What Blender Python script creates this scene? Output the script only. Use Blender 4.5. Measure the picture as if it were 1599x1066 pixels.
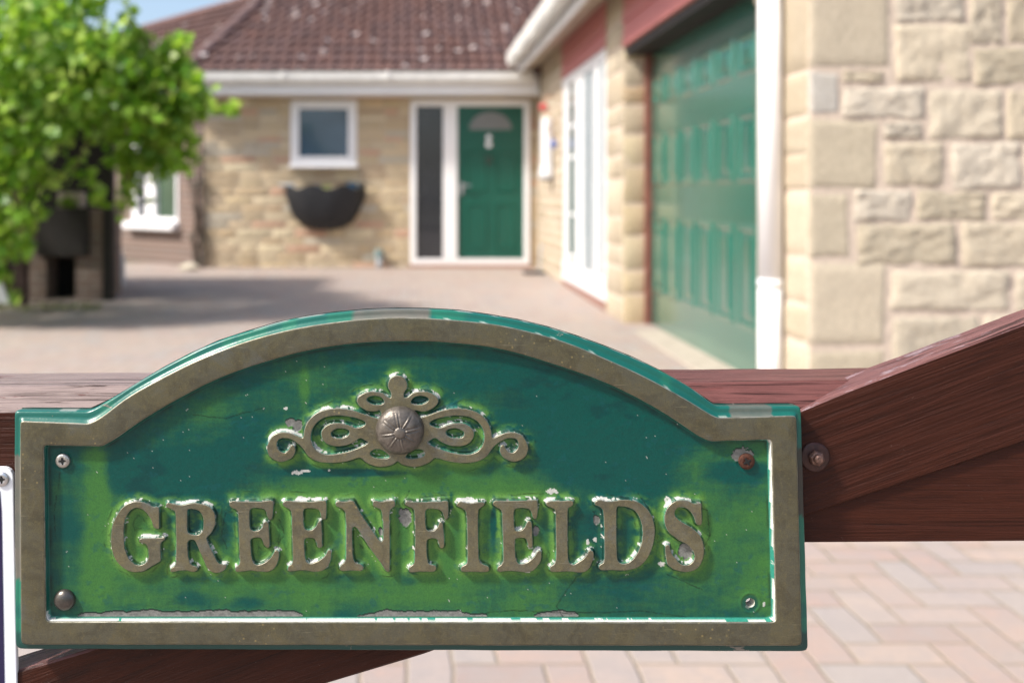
import bpy, bmesh, math, random
import numpy as np
from mathutils import noise as mn
from mathutils import Vector, Matrix

for _o in list(bpy.data.objects): bpy.data.objects.remove(_o)
scene = bpy.context.scene
C = scene.collection
R = math.radians
random.seed(7); rng = np.random.default_rng(7)

# ------------------------------------------------------------------ camera
F = 1555.0; X0 = 640.0; Y0 = 305.0; H = 0.93        # focal length in photo pixels, vanishing point, eye height
cam_d = bpy.data.cameras.new('camera'); cam = bpy.data.objects.new('camera', cam_d); C.objects.link(cam)
cam.location = (0, 0, H); cam.rotation_euler = (R(90), 0, 0)
cam_d.sensor_width = 36; cam_d.lens = F/1599*36
cam_d.shift_x = (799.5-X0)/1599; cam_d.shift_y = -(533-Y0)/1599
cam_d.clip_start = 0.05; cam_d.clip_end = 500
cam_d.dof.use_dof = True; cam_d.dof.focus_distance = 0.565; cam_d.dof.aperture_fstop = 6.8
scene.camera = cam

# ------------------------------------------------------------------ world, sun, exposure
SUN = Vector((-0.62, -0.29, 0.73)).normalized()       # towards the sun
elev = math.asin(SUN.z); az = math.atan2(SUN.x, SUN.y)
w = bpy.data.worlds.new('World'); scene.world = w; w.use_nodes = True
nt = w.node_tree; bg = nt.nodes['Background']
sky = nt.nodes.new('ShaderNodeTexSky'); sky.sky_type = 'NISHITA'; sky.sun_disc = False
sky.sun_elevation = elev; sky.sun_rotation = az
sky.air_density = 1.0; sky.dust_density = 3.2; sky.ozone_density = 1.0
nt.links.new(sky.outputs[0], bg.inputs[0]); bg.inputs[1].default_value = 0.14
sd = bpy.data.lights.new('sun', 'SUN'); sd.energy = 3.4; sd.angle = R(5); sd.color = (1, .955, .88)
so = bpy.data.objects.new('sun', sd); C.objects.link(so)
so.rotation_euler = (-SUN).to_track_quat('-Z', 'Y').to_euler()
scene.view_settings.view_transform = 'Standard'; scene.view_settings.look = 'None'
scene.view_settings.exposure = 0.80; scene.view_settings.gamma = 1
scene.view_settings.use_curve_mapping = False

# ------------------------------------------------------------------ helpers
def P(px, py, Y): return Vector(((px-X0)*Y/F, Y, H-(py-Y0)*Y/F))
def gz(Y): return -0.0095*(12.85-Y)                  # the drive falls slightly towards the gate
def s2l(c):
    return tuple(((v/255)/12.92 if v/255 <= .04045 else ((v/255+.055)/1.055)**2.4) for v in c)

class MB:
    def __init__(s): s.v = []; s.f = []; s.c = []; s.n = 0; s.cols = False
    def add(s, verts, faces, col=None):
        o = len(s.v); s.v += [tuple(v) for v in verts]; s.f += [tuple(i+o for i in f) for f in faces]
        if col is not None: s.cols = True
        s.c += [col if col is not None else (1, 1, 1)]*len(verts)
    def box(s, a, b, col=None):
        x0, y0, z0 = a; x1, y1, z1 = b
        s.add([(x0,y0,z0),(x1,y0,z0),(x1,y1,z0),(x0,y1,z0),(x0,y0,z1),(x1,y0,z1),(x1,y1,z1),(x0,y1,z1)],
              [(0,3,2,1),(4,5,6,7),(0,1,5,4),(1,2,6,5),(2,3,7,6),(3,0,4,7)], col)
    def tube(s, pts, r, n=12, col=None, cap=True):
        pts = [Vector(p) for p in pts]; rs = r if isinstance(r, (list, tuple)) else [r]*len(pts)
        vs = []; fs = []
        up = Vector((0, 0, 1))
        for i, p in enumerate(pts):
            d = (pts[min(i+1, len(pts)-1)]-pts[max(i-1, 0)]).normalized()
            a = d.cross(up)
            if a.length < 1e-3: a = d.cross(Vector((1, 0, 0)))
            a.normalize(); b = a.cross(d)
            for k in range(n):
                t = 2*math.pi*k/n; vs.append(p + (a*math.cos(t)+b*math.sin(t))*rs[i])
        for i in range(len(pts)-1):
            for k in range(n):
                fs.append((i*n+k, i*n+(k+1) % n, (i+1)*n+(k+1) % n, (i+1)*n+k))
        if cap: fs += [tuple(range(n)), tuple(range(len(pts)*n-1, (len(pts)-1)*n-1, -1))]
        s.add(vs, fs, col)
    def lathe(s, c, axis, prof, n=32, col=None):          # prof: (radius, distance along axis)
        axis = Vector(axis).normalized(); a = axis.orthogonal().normalized(); b = axis.cross(a); c = Vector(c)
        vs = []; fs = []
        for r, h in prof:
            for k in range(n):
                t = 2*math.pi*k/n; vs.append(c+axis*h+(a*math.cos(t)+b*math.sin(t))*r)
        for i in range(len(prof)-1):
            for k in range(n): fs.append((i*n+k, i*n+(k+1) % n, (i+1)*n+(k+1) % n, (i+1)*n+k))
        s.add(vs, fs, col)
    def build(s, name, mat, parent=None, smooth=False, bevel=0, angle=None):
        me = bpy.data.meshes.new(name); me.from_pydata(s.v, [], s.f); me.validate()
        bm = bmesh.new(); bm.from_mesh(me); bmesh.ops.recalc_face_normals(bm, faces=bm.faces) if not getattr(s, 'keep', False) else None
        bm.to_mesh(me); bm.free()
        if s.cols and len(me.vertices) == len(s.c):
            at = me.color_attributes.new('Col', 'FLOAT_COLOR', 'POINT')
            at.data.foreach_set('color', np.c_[np.array(s.c, dtype=np.float32), np.ones(len(s.c), dtype=np.float32)].ravel())
        if smooth: me.polygons.foreach_set('use_smooth', [True]*len(me.polygons))
        me.materials.append(mat)
        o = bpy.data.objects.new(name, me); C.objects.link(o)
        if parent: o.parent = parent; o.matrix_parent_inverse = Matrix.Translation(parent.location).inverted()
        if bevel:
            m = o.modifiers.new('b', 'BEVEL'); m.width = bevel; m.segments = 2; m.limit_method = 'ANGLE'; m.angle_limit = R(40)
        return o

def tag(o, label, cat, group=None, kind=None):
    if label: o['label'] = label
    if cat: o['category'] = cat
    if group: o['group'] = group
    if kind: o['kind'] = kind
    return o
def thing(name, loc, label, cat, group=None):
    o = bpy.data.objects.new(name, None); o.empty_display_size = .1; C.objects.link(o); o.location = loc
    return tag(o, label, cat, group)

# ------------------------------------------------------------------ materials
class N:
    def __init__(s, name, rough=.6, metal=0., base=(.5, .5, .5), spec=.5):
        s.m = bpy.data.materials.new(name); s.m.use_nodes = True; s.t = s.m.node_tree
        s.b = s.t.nodes['Principled BSDF']
        s.b.inputs['Roughness'].default_value = rough; s.b.inputs['Metallic'].default_value = metal
        s.b.inputs['Base Color'].default_value = (*base, 1); s.b.inputs['Specular IOR Level'].default_value = spec
        s.out = s.t.nodes['Material Output']
    def node(s, k, **kw):
        n = s.t.nodes.new('ShaderNode'+k)
        for a, v in kw.items(): setattr(n, a, v)
        return n
    def L(s, a, b): s.t.links.new(a, b)
    def coord(s, scale=(1, 1, 1), kind='Object', rot=(0, 0, 0)):
        tc = s.node('TexCoord'); mp = s.node('Mapping'); mp.inputs['Scale'].default_value = scale; mp.inputs['Rotation'].default_value = rot
        s.L(tc.outputs[kind], mp.inputs[0]); return mp.outputs[0]
    def noise(s, vec, scale, detail=6, rough=.6, dist=0):
        n = s.node('TexNoise'); n.inputs['Scale'].default_value = scale; n.inputs['Detail'].default_value = detail
        n.inputs['Roughness'].default_value = rough; n.inputs['Distortion'].default_value = dist
        s.L(vec, n.inputs['Vector']); return n.outputs['Fac']
    def ramp(s, fac, stops, interp='LINEAR'):
        n = s.node('ValToRGB'); n.color_ramp.interpolation = interp; e = n.color_ramp.elements
        while len(e) < len(stops): e.new(.5)
        for i, (p, c) in enumerate(stops):
            e[i].position = p; e[i].color = (*c, 1) if len(c) == 3 else c
        s.L(fac, n.inputs[0]); return n.outputs[0]
    def mix(s, fac, a, b, mode='MIX'):
        n = s.node('Mix', data_type='RGBA', blend_type=mode)
        for v, i in ((fac, 0), (a, 6), (b, 7)):
            if isinstance(v, (int, float)): n.inputs[i].default_value = v
            elif isinstance(v, tuple): n.inputs[i].default_value = (*v, 1)
            else: s.L(v, n.inputs[i])
        return n.outputs[2]
    def math(s, op, a, b=0.):
        n = s.node('Math', operation=op)
        for v, i in ((a, 0), (b, 1)):
            if isinstance(v, (int, float)): n.inputs[i].default_value = v
            else: s.L(v, n.inputs[i])
        return n.outputs[0]
    def bump(s, h, dist, strength=1., prev=None):
        n = s.node('Bump'); n.inputs['Distance'].default_value = dist; n.inputs['Strength'].default_value = strength
        s.L(h, n.inputs['Height'])
        if prev is not None: s.L(prev, n.inputs['Normal'])
        return n.outputs[0]
    def col(s, c): s.L(c, s.b.inputs['Base Color'])
    def rgh(s, c): s.L(c, s.b.inputs['Roughness'])
    def nrm(s, c): s.L(c, s.b.inputs['Normal'])
    def attr(s):
        a = s.node('Attribute'); a.attribute_name = 'Col'; return a.outputs['Color']

def simple(name, base, rough=.5, metal=0., var=.12, scale=20, bump=0.):
    n = N(name, rough, metal, base); v = n.coord()
    f = n.noise(v, scale, 5)
    lo = tuple(c*(1-var) for c in base); hi = tuple(min(1, c*(1+var)) for c in base)
    n.col(n.ramp(f, [(.3, lo), (.7, hi)]))
    if bump: n.nrm(n.bump(f, bump))
    return n.m

def mat_brass(name='aged_brass', k=1.0):
    n = N(name, .38, .6); v = n.coord()
    a = n.noise(v, 28, 8, .65, .4); b = n.noise(v, 400, 4, .7); c = n.noise(v, 1500, 2)
    c1 = n.ramp(a, [(.3, (.105, .100, .078)), (.45, (.125, .120, .096)), (.55, (.140, .128, .086)), (.66, (.135, .138, .130)), (.74, (.11, .10, .08))])
    c1 = n.mix(n.ramp(n.noise(v, 75, 7, .7, .8), [(.36, (.55,)*3), (.55, (0,)*3)]), c1, (.066, .060, .047))
    c2 = n.mix(n.ramp(b, [(.52, (0, 0, 0)), (.70, (.6, .6, .6))]), c1, (.19, .16, .09))
    vo = n.node('TexVoronoi'); vo.inputs['Scale'].default_value = 260; n.L(v, vo.inputs['Vector'])
    sp = n.ramp(vo.outputs['Distance'], [(.10, (1, 1, 1)), (.2, (0, 0, 0))])
    sp2 = n.math('MULTIPLY', sp, n.ramp(n.noise(v, 16, 3), [(.56, (0, 0, 0)), (.62, (.55, .55, .55))]))
    c3 = n.mix(sp2, c2, (.42, .33, .16))
    c4 = n.mix(n.ramp(c, [(.3, (.35, .35, .35)), (.6, (0, 0, 0))]), c3, (.05, .042, .03))
    # fine scratches
    v2 = n.coord((60, 1, 1400), rot=(0, .5, 0)); s_ = n.noise(v2, 1, 3)
    c5 = n.mix(n.ramp(s_, [(.66, (0, 0, 0)), (.75, (.4, .4, .4))]), c4, (.36, .33, .26))
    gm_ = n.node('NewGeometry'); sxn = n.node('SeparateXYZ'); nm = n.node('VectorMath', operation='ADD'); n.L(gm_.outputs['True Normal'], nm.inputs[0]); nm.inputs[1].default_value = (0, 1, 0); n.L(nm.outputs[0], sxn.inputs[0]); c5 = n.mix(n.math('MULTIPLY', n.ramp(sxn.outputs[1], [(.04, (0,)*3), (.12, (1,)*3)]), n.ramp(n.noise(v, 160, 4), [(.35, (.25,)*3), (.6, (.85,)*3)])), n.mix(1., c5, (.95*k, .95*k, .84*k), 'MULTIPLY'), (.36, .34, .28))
    n.col(c5); n.rgh(n.ramp(a, [(.3, (.5,)*3), (.7, (.34,)*3)]))
    n.nrm(n.bump(b, .0002, .6, n.bump(c, .00008, .5))); return n.m

def mat_paint(name='sign_paint', rough=.3):
    n = N(name, rough); v = n.coord(); a = n.noise(v, 260, 5); b = n.noise(v, 1300, 3)
    c = n.mix(n.ramp(b, [(.35, (.25,)*3), (.6, (0,)*3)]), n.attr(), (0, .02, .02))
    n.col(c); n.nrm(n.bump(a, .00025, .6, n.bump(b, .00007, .5)))
    n.b.inputs['Specular IOR Level'].default_value = .3
    return n.m
def mat_flange():
    n = N('flange_paint', .3); v = n.coord(); a = n.noise(v, 14, 6, .7); b = n.noise(v, 500, 4)
    c = n.mix(n.ramp(a, [(.35, (.5,)*3), (.6, (0,)*3)]), n.attr(), (.003, .06, .05))
    chip = n.ramp(n.noise(v, 45, 6, .75, 1.0), [(.64, (0,)*3), (.65, (1,)*3)])
    c = n.mix(chip, c, (.19, .17, .14)); n.col(c)
    n.nrm(n.bump(b, .0002, .5, n.bump(chip, .0003, .8))); return n.m

def mat_wood(name, dark, mid, peel=None, axis=0, rotz=0., left=False):
    # long grain along X, tilted by rotz in the X-Z plane
    n = N(name, .42); n.b.inputs['Specular IOR Level'].default_value = .16
    v = n.coord((1, 1, 1), rot=(0, rotz, 0)); mp = n.node('Mapping'); mp.inputs['Scale'].default_value = (5, 60, 60); n.L(v, mp.inputs[0])
    g = n.noise(mp.outputs[0], 2.2, 8, .7, 1.2)
    mp2 = n.node('Mapping'); mp2.inputs['Scale'].default_value = (7, 420, 420); n.L(v, mp2.inputs[0]); g2 = n.noise(mp2.outputs[0], 1, 4, .6, .5)
    big = n.noise(v, 9, 4)
    c = n.ramp(g, [(.25, dark), (.5, mid), (.8, tuple(x*1.5 for x in mid))])
    c = n.mix(n.ramp(big, [(.4, (0,)*3), (.65, (.5,)*3)]), c, tuple(x*1.25 for x in mid))
    c = n.mix(n.ramp(g2, [(.26, (.6,)*3), (.40, (0,)*3)]), c, tuple(x*.35 for x in dark))
    fl = n.ramp(n.noise(v, 420, 5, .8, 2.5), [(.67, (0,)*3), (.70, (.8,)*3)])
    c = n.mix(fl, c, (.3, .22, .19))
    hgt = g2
    if peel:
        mp3 = n.node('Mapping'); mp3.inputs['Scale'].default_value = (28, 130, 130); n.L(v, mp3.inputs[0])
        p = n.ramp(n.noise(mp3.outputs[0], 1, 7, .75, .6), [(peel[0], (0,)*3), (peel[0]+.05, (1,)*3)])
        if left:
            sx = n.node('SeparateXYZ'); n.L(n.coord(), sx.inputs[0])
            p = n.math('MULTIPLY', p, n.ramp(n.math('ADD', sx.outputs[0], .5), [(.40, (1,)*3), (.56, (.05,)*3)]))
        c = n.mix(p, c, peel[1]); c = n.mix(n.ramp(g2, [(.36, (.9,)*3), (.46, (0,)*3)]), c, (.02, .008, .006))
        mp4 = n.node('Mapping'); mp4.inputs['Scale'].default_value = (14, 300, 300); n.L(v, mp4.inputs[0])
        c = n.mix(n.ramp(n.noise(mp4.outputs[0], 1, 5, .65, .8), [(.36, (.85,)*3), (.42, (0,)*3)]), c, (.03, .014, .011))
    n.col(c); n.nrm(n.bump(g2, .0012, .9, n.bump(g, .0010, .9))); return n.m

def mat_stone(name='sandstone', k=1.0):
    n = N(name, .85); v = n.coord(); a = n.noise(v, 6, 8, .7); b = n.noise(v, 45, 6, .75)
    c = n.mix(n.ramp(a, [(.35, (.35,)*3), (.7, (0,)*3)]), n.attr(), (.45*k, .39*k, .30*k))
    c = n.mix(n.ramp(b, [(.35, (.3,)*3), (.55, (0,)*3)]), c, (.2, .15, .10))
    n.col(c); n.nrm(n.bump(b, .008, .7, n.bump(a, .01, .5))); return n.m

def mat_pavers():
    n = N('block_paving', .85); tc = n.node('TexCoord')
    v0 = n.noise(tc.outputs['Object'], 2.0, 3)
    # 90-degree herringbone of 200 x 100 mm blocks
    wv = n.node('TexNoise'); wv.inputs['Scale'].default_value = 9; n.L(tc.outputs['Object'], wv.inputs['Vector'])
    vm = n.node('VectorMath', operation='MULTIPLY_ADD'); n.L(wv.outputs['Color'], vm.inputs[0]); vm.inputs[1].default_value = (.012, .012, 0); n.L(tc.outputs['Object'], vm.inputs[2])
    sx = n.node('SeparateXYZ'); n.L(vm.outputs[0], sx.inputs[0])
    X = n.math('MULTIPLY', sx.outputs[0], 10.); Y = n.math('MULTIPLY', sx.outputs[1], 10.)
    I = n.math('FLOOR', X); J = n.math('FLOOR', Y); u = n.math('SUBTRACT', X, I); v = n.math('SUBTRACT', Y, J)
    K = n.math('FLOORED_MODULO', n.math('SUBTRACT', I, J), 4.)
    is_ = lambda k: n.math('COMPARE', K, float(k))
    k0, k1, k2, k3 = is_(0), is_(1), is_(2), is_(3)
    for q in (k0, k1, k2, k3): q.node.inputs[2].default_value = .1
    dl = n.math('ADD', u, n.math('MULTIPLY', k1, 9.)); dr = n.math('ADD', n.math('SUBTRACT', 1., u), n.math('MULTIPLY', k0, 9.))
    db = n.math('ADD', v, n.math('MULTIPLY', k2, 9.)); dt = n.math('ADD', n.math('SUBTRACT', 1., v), n.math('MULTIPLY', k3, 9.))
    d = n.math('MINIMUM', n.math('MINIMUM', dl, dr), n.math('MINIMUM', db, dt))
    joint = n.ramp(d, [(.015, (1,)*3), (.055, (0,)*3)])
    cb = n.node('CombineXYZ'); n.L(n.math('SUBTRACT', I, k1), cb.inputs[0]); n.L(n.math('SUBTRACT', J, k2), cb.inputs[1])
    wn = n.node('TexWhiteNoise'); n.L(cb.outputs[0], wn.inputs['Vector'])
    c = n.ramp(wn.outputs['Value'], [(0, (.34, .245, .21)), (.3, (.36, .28, .245)), (.55, (.31, .28, .265)), (.8, (.385, .30, .25)), (1, (.28, .215, .195))])
    c = n.mix(n.ramp(n.noise(tc.outputs['Object'], 60, 5, .7), [(.3, (.35,)*3), (.6, (0,)*3)]), c, (.22, .19, .17))
    c = n.mix(n.ramp(n.noise(tc.outputs['Object'], 14, 4, .7), [(.42, (.5,)*3), (.6, (0,)*3)]), c, (.27, .24, .23))
    c = n.mix(n.ramp(v0, [(.4, (0,)*3), (.7, (.35,)*3)]), c, (.38, .31, .25))
    c = n.mix(n.math('MULTIPLY', joint, .65), c, (.24, .19, .12))
    moss = n.math('MULTIPLY', n.ramp(n.noise(tc.outputs['Object'], 1.1, 5, .7), [(.58, (0,)*3), (.66, (.6,)*3)]), joint)
    c = n.mix(moss, c, (.06, .09, .02))
    n.col(c); inv = n.math('SUBTRACT', 1., joint)
    n.nrm(n.bump(n.noise(tc.outputs['Object'], 90, 4), .002, .5, n.bump(inv, .004, .8))); return n.m

def mat_tiles():
    n = N('clay_roof_tile', .8); v = n.coord(); a = n.noise(v, 1.3, 5); b = n.noise(v, 22, 6, .7)
    c = n.mix(n.ramp(b, [(.35, (.6,)*3), (.6, (0,)*3)]), n.attr(), (.10, .055, .05))
    c = n.mix(n.ramp(a, [(.35, (0,)*3), (.75, (.45,)*3)]), c, (.155, .105, .10))
    vo = n.node('TexVoronoi'); vo.inputs['Scale'].default_value = 4.6; n.L(v, vo.inputs['Vector'])
    sp = n.ramp(vo.outputs['Distance'], [(.20, (1,)*3), (.25, (0,)*3)])
    rnd = n.node('SeparateColor'); n.L(vo.outputs['Color'], rnd.inputs[0])
    k = n.math('MULTIPLY', sp, n.ramp(rnd.outputs[0], [(.45, (0,)*3), (.8, (.9,)*3)]))
    c = n.mix(k, c, (.62, .56, .54)); n.col(c); n.nrm(n.bump(b, .006, .5)); return n.m

def mat_brick():
    n = N('brown_brick', .85); tc = n.node('TexCoord')
    br = n.node('TexBrick'); br.inputs['Color1'].default_value = (.185, .125, .10, 1); br.inputs['Color2'].default_value = (.135, .10, .085, 1)
    br.inputs['Mortar'].default_value = (.30, .27, .24, 1); br.inputs['Scale'].default_value = 1
    br.inputs['Mortar Size'].default_value = .006; br.inputs['Brick Width'].default_value = .225; br.inputs['Row Height'].default_value = .075
    cx = n.node('SeparateXYZ'); n.L(tc.outputs['Object'], cx.inputs[0]); cb = n.node('CombineXYZ')
    n.L(n.math('ADD', cx.outputs[0], cx.outputs[1]), cb.inputs[0]); n.L(cx.outputs[2], cb.inputs[1]); n.L(cb.outputs[0], br.inputs['Vector'])
    c = n.mix(n.ramp(n.noise(tc.outputs['Object'], 8, 6, .7), [(.35, (.4,)*3), (.65, (0,)*3)]), br.outputs['Color'], (.2, .13, .10))
    n.col(c); n.nrm(n.bump(n.math('SUBTRACT', 1., br.outputs['Fac']), .006, .7)); return n.m

def mat_glass(name, base, rough=.05):
    n = N(name, rough, 0, base, .6); v = n.coord(); a = n.noise(v, 1.5, 2)
    n.col(n.ramp(a, [(.3, tuple(x*.6 for x in base)), (.7, base)])); n.b.inputs['Coat Weight'].default_value = .6
    n.b.inputs['Coat Roughness'].default_value = .03; return n.m

def mat_leaf():
    n = N('vine_leaf', .45); g = n.node('NewGeometry'); v = n.coord()
    c = n.ramp(g.outputs['Random Per Island'], [(0, (.07, .21, .018)), (.3, (.19, .41, .025)), (.68, (.38, .60, .06)), (1, (.66, .77, .22))])
    c = n.mix(n.ramp(n.noise(v, 3, 3), [(.35, (.5,)*3), (.7, (0,)*3)]), c, (.03, .10, .015))
    n.col(c)
    tr = n.node('BsdfTranslucent'); n.L(n.mix(.5, c, (.50, .75, .04)), tr.inputs['Color'])
    ms = n.node('MixShader'); ms.inputs[0].default_value = .42; n.L(n.b.outputs[0], ms.inputs[1]); n.L(tr.outputs[0], ms.inputs[2])
    n.L(ms.outputs[0], n.out.inputs[0]); return n.m

M = {}
M['brass'] = mat_brass(k=1.05); M['brass_w'] = mat_brass('worn_letter_brass', 1.42); M['paint'] = mat_paint(); M['flange'] = mat_flange()
M['wood'] = mat_wood('stained_wood', (.011, .0034, .002), (.040, .0108, .0055))
M['wood_b'] = mat_wood('stained_wood_brace', (.010, .0033, .002), (.038, .0104, .0053), rotz=R(20))
M['wood_top'] = mat_wood('weathered_wood', (.05, .016, .014), (.125, .045, .04), peel=(.37, (.25, .19, .175)), left=True)
M['wood_top_b'] = mat_wood('weathered_wood_brace', (.07, .028, .028), (.15, .07, .065), peel=(.55, (.24, .17, .18)), rotz=R(20))
M['stone'] = mat_stone(); M['pavers'] = mat_pavers(); M['tiles'] = mat_tiles(); M['brick'] = mat_brick()
M['mortar'] = simple('mortar', (.56, .46, .37), .9, 0, .15, 40, .003)
M['mortar_pale'] = simple('mortar_pale', (.44, .36, .26), .9, 0, .15, 40, .003)
M['upvc'] = simple('white_upvc', (.80, .80, .81), .3, 0, .03, 6)
M['gutter'] = simple('aged_white_plastic', (.70, .69, .66), .45, 0, .12, 5)
M['soffit'] = simple('soffit_board', (.44, .37, .29), .7, 0, .1, 4)
M['clad'] = mat_wood('red_stained_boards', (.24, .055, .05), (.34, .10, .095)) if False else simple('red_stained_boards', (.44, .15, .14), .5, 0, .2, 30, .002)
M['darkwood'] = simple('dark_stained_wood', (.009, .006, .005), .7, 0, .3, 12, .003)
M['soil'] = simple('soil_ground', (.13, .11, .07), .95, 0, .3, 2, .02)
M['conc'] = simple('concrete_strip', (.38, .33, .27), .9, 0, .15, 12, .003)
M['gdoor'] = simple('green_door_paint', (.010, .115, .082), .22, 0, .1, 3); M['gdoor'].node_tree.nodes['Principled BSDF'].inputs['Coat Weight'].default_value = 1; M['gdoor'].node_tree.nodes['Principled BSDF'].inputs['Coat Roughness'].default_value = .16
M['fdoor'] = simple('front_door_green', (.002, .078, .052), .3, 0, .08, 3)
M['steel'] = simple('steel', (.55, .55, .56), .3, .9, .1, 60)
M['screw'] = simple('zinc_screw', (.42, .40, .37), .4, .8, .35, 900, .0001)
M['rust'] = simple('rusty_steel', (.06, .018, .008), .8, .2, .5, 700, .0003)
M['void'] = simple('dark_cavity', (.008, .008, .008), .9, 0, .1, 5)
M['pewter'] = simple('dark_pewter', (.10, .09, .08), .33, .7, .35, 220, .0002)
M['domem'] = simple('worn_bronze_dome', (.115, .10, .085), .40, .45, .45, 260, .0004)
M['black'] = simple('black_liner', (.009, .010, .013), .6, 0, .3, 12, .01)
M['grey'] = simple('grey_plastic', (.35, .39, .43), .5, 0, .1, 10)
M['white'] = simple('white_plastic', (.78, .80, .84), .35, 0, .02, 8)
M['navy'] = simple('navy_print', (.012, .008, .05), .35, 0, .1, 8)
M['glassb'] = mat_glass('window_glass', (.06, .11, .17), .18)
M['glassd'] = mat_glass('dark_glass', (.025, .028, .035), .2)
M['curtain'] = simple('pale_blind', (.09, .14, .165), .6, 0, .12, 3)
M['gcurtain'] = simple('green_curtain', (.05, .10, .05), .7, 0, .3, 10)
M['leaf'] = mat_leaf()
M['bark'] = simple('vine_bark', (.07, .05, .035), .9, 0, .4, 30, .004)
M['twig'] = simple('young_stem', (.22, .16, .07), .7, 0, .3, 30)
M['petal_r'] = simple('red_bead', (.5, .08, .07), .5); M['petal_b'] = simple('blue_bead', (.05, .10, .35), .4)
M['copper'] = simple('copper_wire', (.45, .25, .15), .5, .5)

# ------------------------------------------------------------------ SETTING
def sheet(name, mat, x0, x1, y0, y1, dz):
    m = MB(); m.add([(x0, y0, gz(y0)+dz), (x1, y0, gz(y0)+dz), (x1, y1, gz(y1)+dz), (x0, y1, gz(y1)+dz)], [(0, 1, 2, 3)])
    o = m.build(name, mat); o['kind'] = 'structure'; return o
sheet('ground', M['soil'], -150, 150, -60, 300, -.012)
sheet('driveway', M['pavers'], -9, 6, -4, 13.6, 0)

# ------------------------------------------------------------------ masonry
def subtract(rects, o):
    out = []
    a, b, c, d = o
    for (u0, u1, v0, v1) in rects:
        if u1 <= a or u0 >= b or v1 <= c or v0 >= d: out.append((u0, u1, v0, v1)); continue
        if v0 < c: out.append((u0, u1, v0, c))
        if v1 > d: out.append((u0, u1, d, v1))
        w0, w1 = max(v0, c), min(v1, d)
        if u0 < a: out.append((u0, a, w0, w1))
        if u1 > b: out.append((b, u1, w0, w1))
    return out
def stone(mb, org, U, V, Nn, r, pal, gap=.012, depth=.028, n=(5, 4), rough=.006, flat=False):
    u0, u1, v0, v1 = r
    u0 += gap/2; u1 -= gap/2; v0 += gap/2; v1 -= gap/2
    if u1-u0 < .02 or v1-v0 < .015: return
    col = random.choice(pal); k = random.uniform(.85, 1.12); col = tuple(min(.8, c*k) for c in col)
    nx, ny = n; vs = []; fs = []
    cn = [(random.uniform(-1, 1)*gap*.5, random.uniform(-1, 1)*gap*.5) for _ in range(4)]
    ph = [random.uniform(0, 6.28) for _ in range(6)]
    for j in range(ny+1):
        for i in range(nx+1):
            # border rings squeezed towards the edge
            s = i/nx; t = j/ny
            e = min(s, 1-s)*(u1-u0); f = min(t, 1-t)*(v1-v0)
            if i in (1, nx-1): s = (.012/(u1-u0)) if i == 1 else 1-.012/(u1-u0)
            if j in (1, ny-1): t = (.012/(v1-v0)) if j == 1 else 1-.012/(v1-v0)
            du = (1-s)*(1-t)*cn[0][0]+s*(1-t)*cn[1][0]+(1-s)*t*cn[2][0]+s*t*cn[3][0]
            dv = (1-s)*(1-t)*cn[0][1]+s*(1-t)*cn[1][1]+(1-s)*t*cn[2][1]+s*t*cn[3][1]
            u = u0+(u1-u0)*s+du; v = v0+(v1-v0)*t+dv
            edge = i in (0, nx) or j in (0, ny)
            d = -.004 if edge else depth*(.75 if flat else 1)
            if edge: u += 2.2*gap*.3*mn.noise(Vector((u*22, v*22, ph[4]))); v += 2.2*gap*.3*mn.noise(Vector((u*22, v*22, ph[5])))
            if not edge:
                if i in (1, nx-1) or j in (1, ny-1): d *= .8
                d += (1.4*mn.noise(Vector((u*9+ph[0], v*13, ph[1])))+1.2*mn.noise(Vector((u*26+ph[2], v*30, ph[3])))+random.uniform(-.5, .5))*rough*(.35 if flat else 1)
            vs.append(org+U*u+V*v+Nn*d)
    for j in range(ny):
        for i in range(nx):
            a = j*(nx+1)+i; fs.append((a, a+1, a+nx+2, a+nx+1))
    mb.add(vs, fs, col)
def rows_fill(mb, org, U, V, Nn, u0, u1, v0, v1, holes, pal, hr=(.08, .16), wr=(.16, .42), **kw):
    v = v0
    while v < v1-.02:
        h = random.uniform(*hr)
        if v1-(v+h) < hr[0]*.7: h = v1-v
        u = u0
        while u < u1-.01:
            wd = random.uniform(*wr)
            if u1-(u+wd) < wr[0]*.6: wd = u1-u
            rr = [(u, u+wd, v, v+h)]
            for o in holes: rr = subtract(rr, o)
            for r in rr:
                if r[1]-r[0] > .03 and r[3]-r[2] > .025: stone(mb, org, U, V, Nn, r, pal, **kw)
            u += wd
        v += h
def backing(mb, org, U, V, Nn, u0, u1, v0, v1, holes, thick=.25):
    rr = [(u0, u1, v0, v1)]
    for o in holes: rr = subtract(rr, o)
    for (a, b, c, d) in rr:
        vs = [org+U*x+V*y+Nn*z for z in (0, -thick) for (x, y) in ((a, c), (b, c), (b, d), (a, d))]
        mb.add(vs, [(0, 1, 2, 3), (7, 6, 5, 4), (0, 4, 5, 1), (1, 5, 6, 2), (2, 6, 7, 3), (3, 7, 4, 0)])
PAL_F = [(.52, .39, .23), (.57, .45, .28), (.46, .36, .22), (.60, .50, .33), (.53, .42, .28), (.42, .30, .18), (.58, .46, .27), (.50, .29, .19), (.46, .43, .35), (.62, .53, .35)]
PAL_N = [(.54, .46, .335), (.57, .49, .365), (.51, .44, .32), (.55, .48, .37), (.58, .50, .37), (.54, .48, .39)]
PAL_W = [(.48, .40, .29), (.45, .37, .26), (.50, .42, .31), (.43, .35, .25)]

ZW = 12.85; XW = 1.65
xv, yv, zv = Vector((1, 0, 0)), Vector((0, 1, 0)), Vector((0, 0, 1))
house = thing('bungalow', (0, ZW, 0), 'stone bungalow with brown tiled roof, white gutters and a green garage door', 'house')

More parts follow.
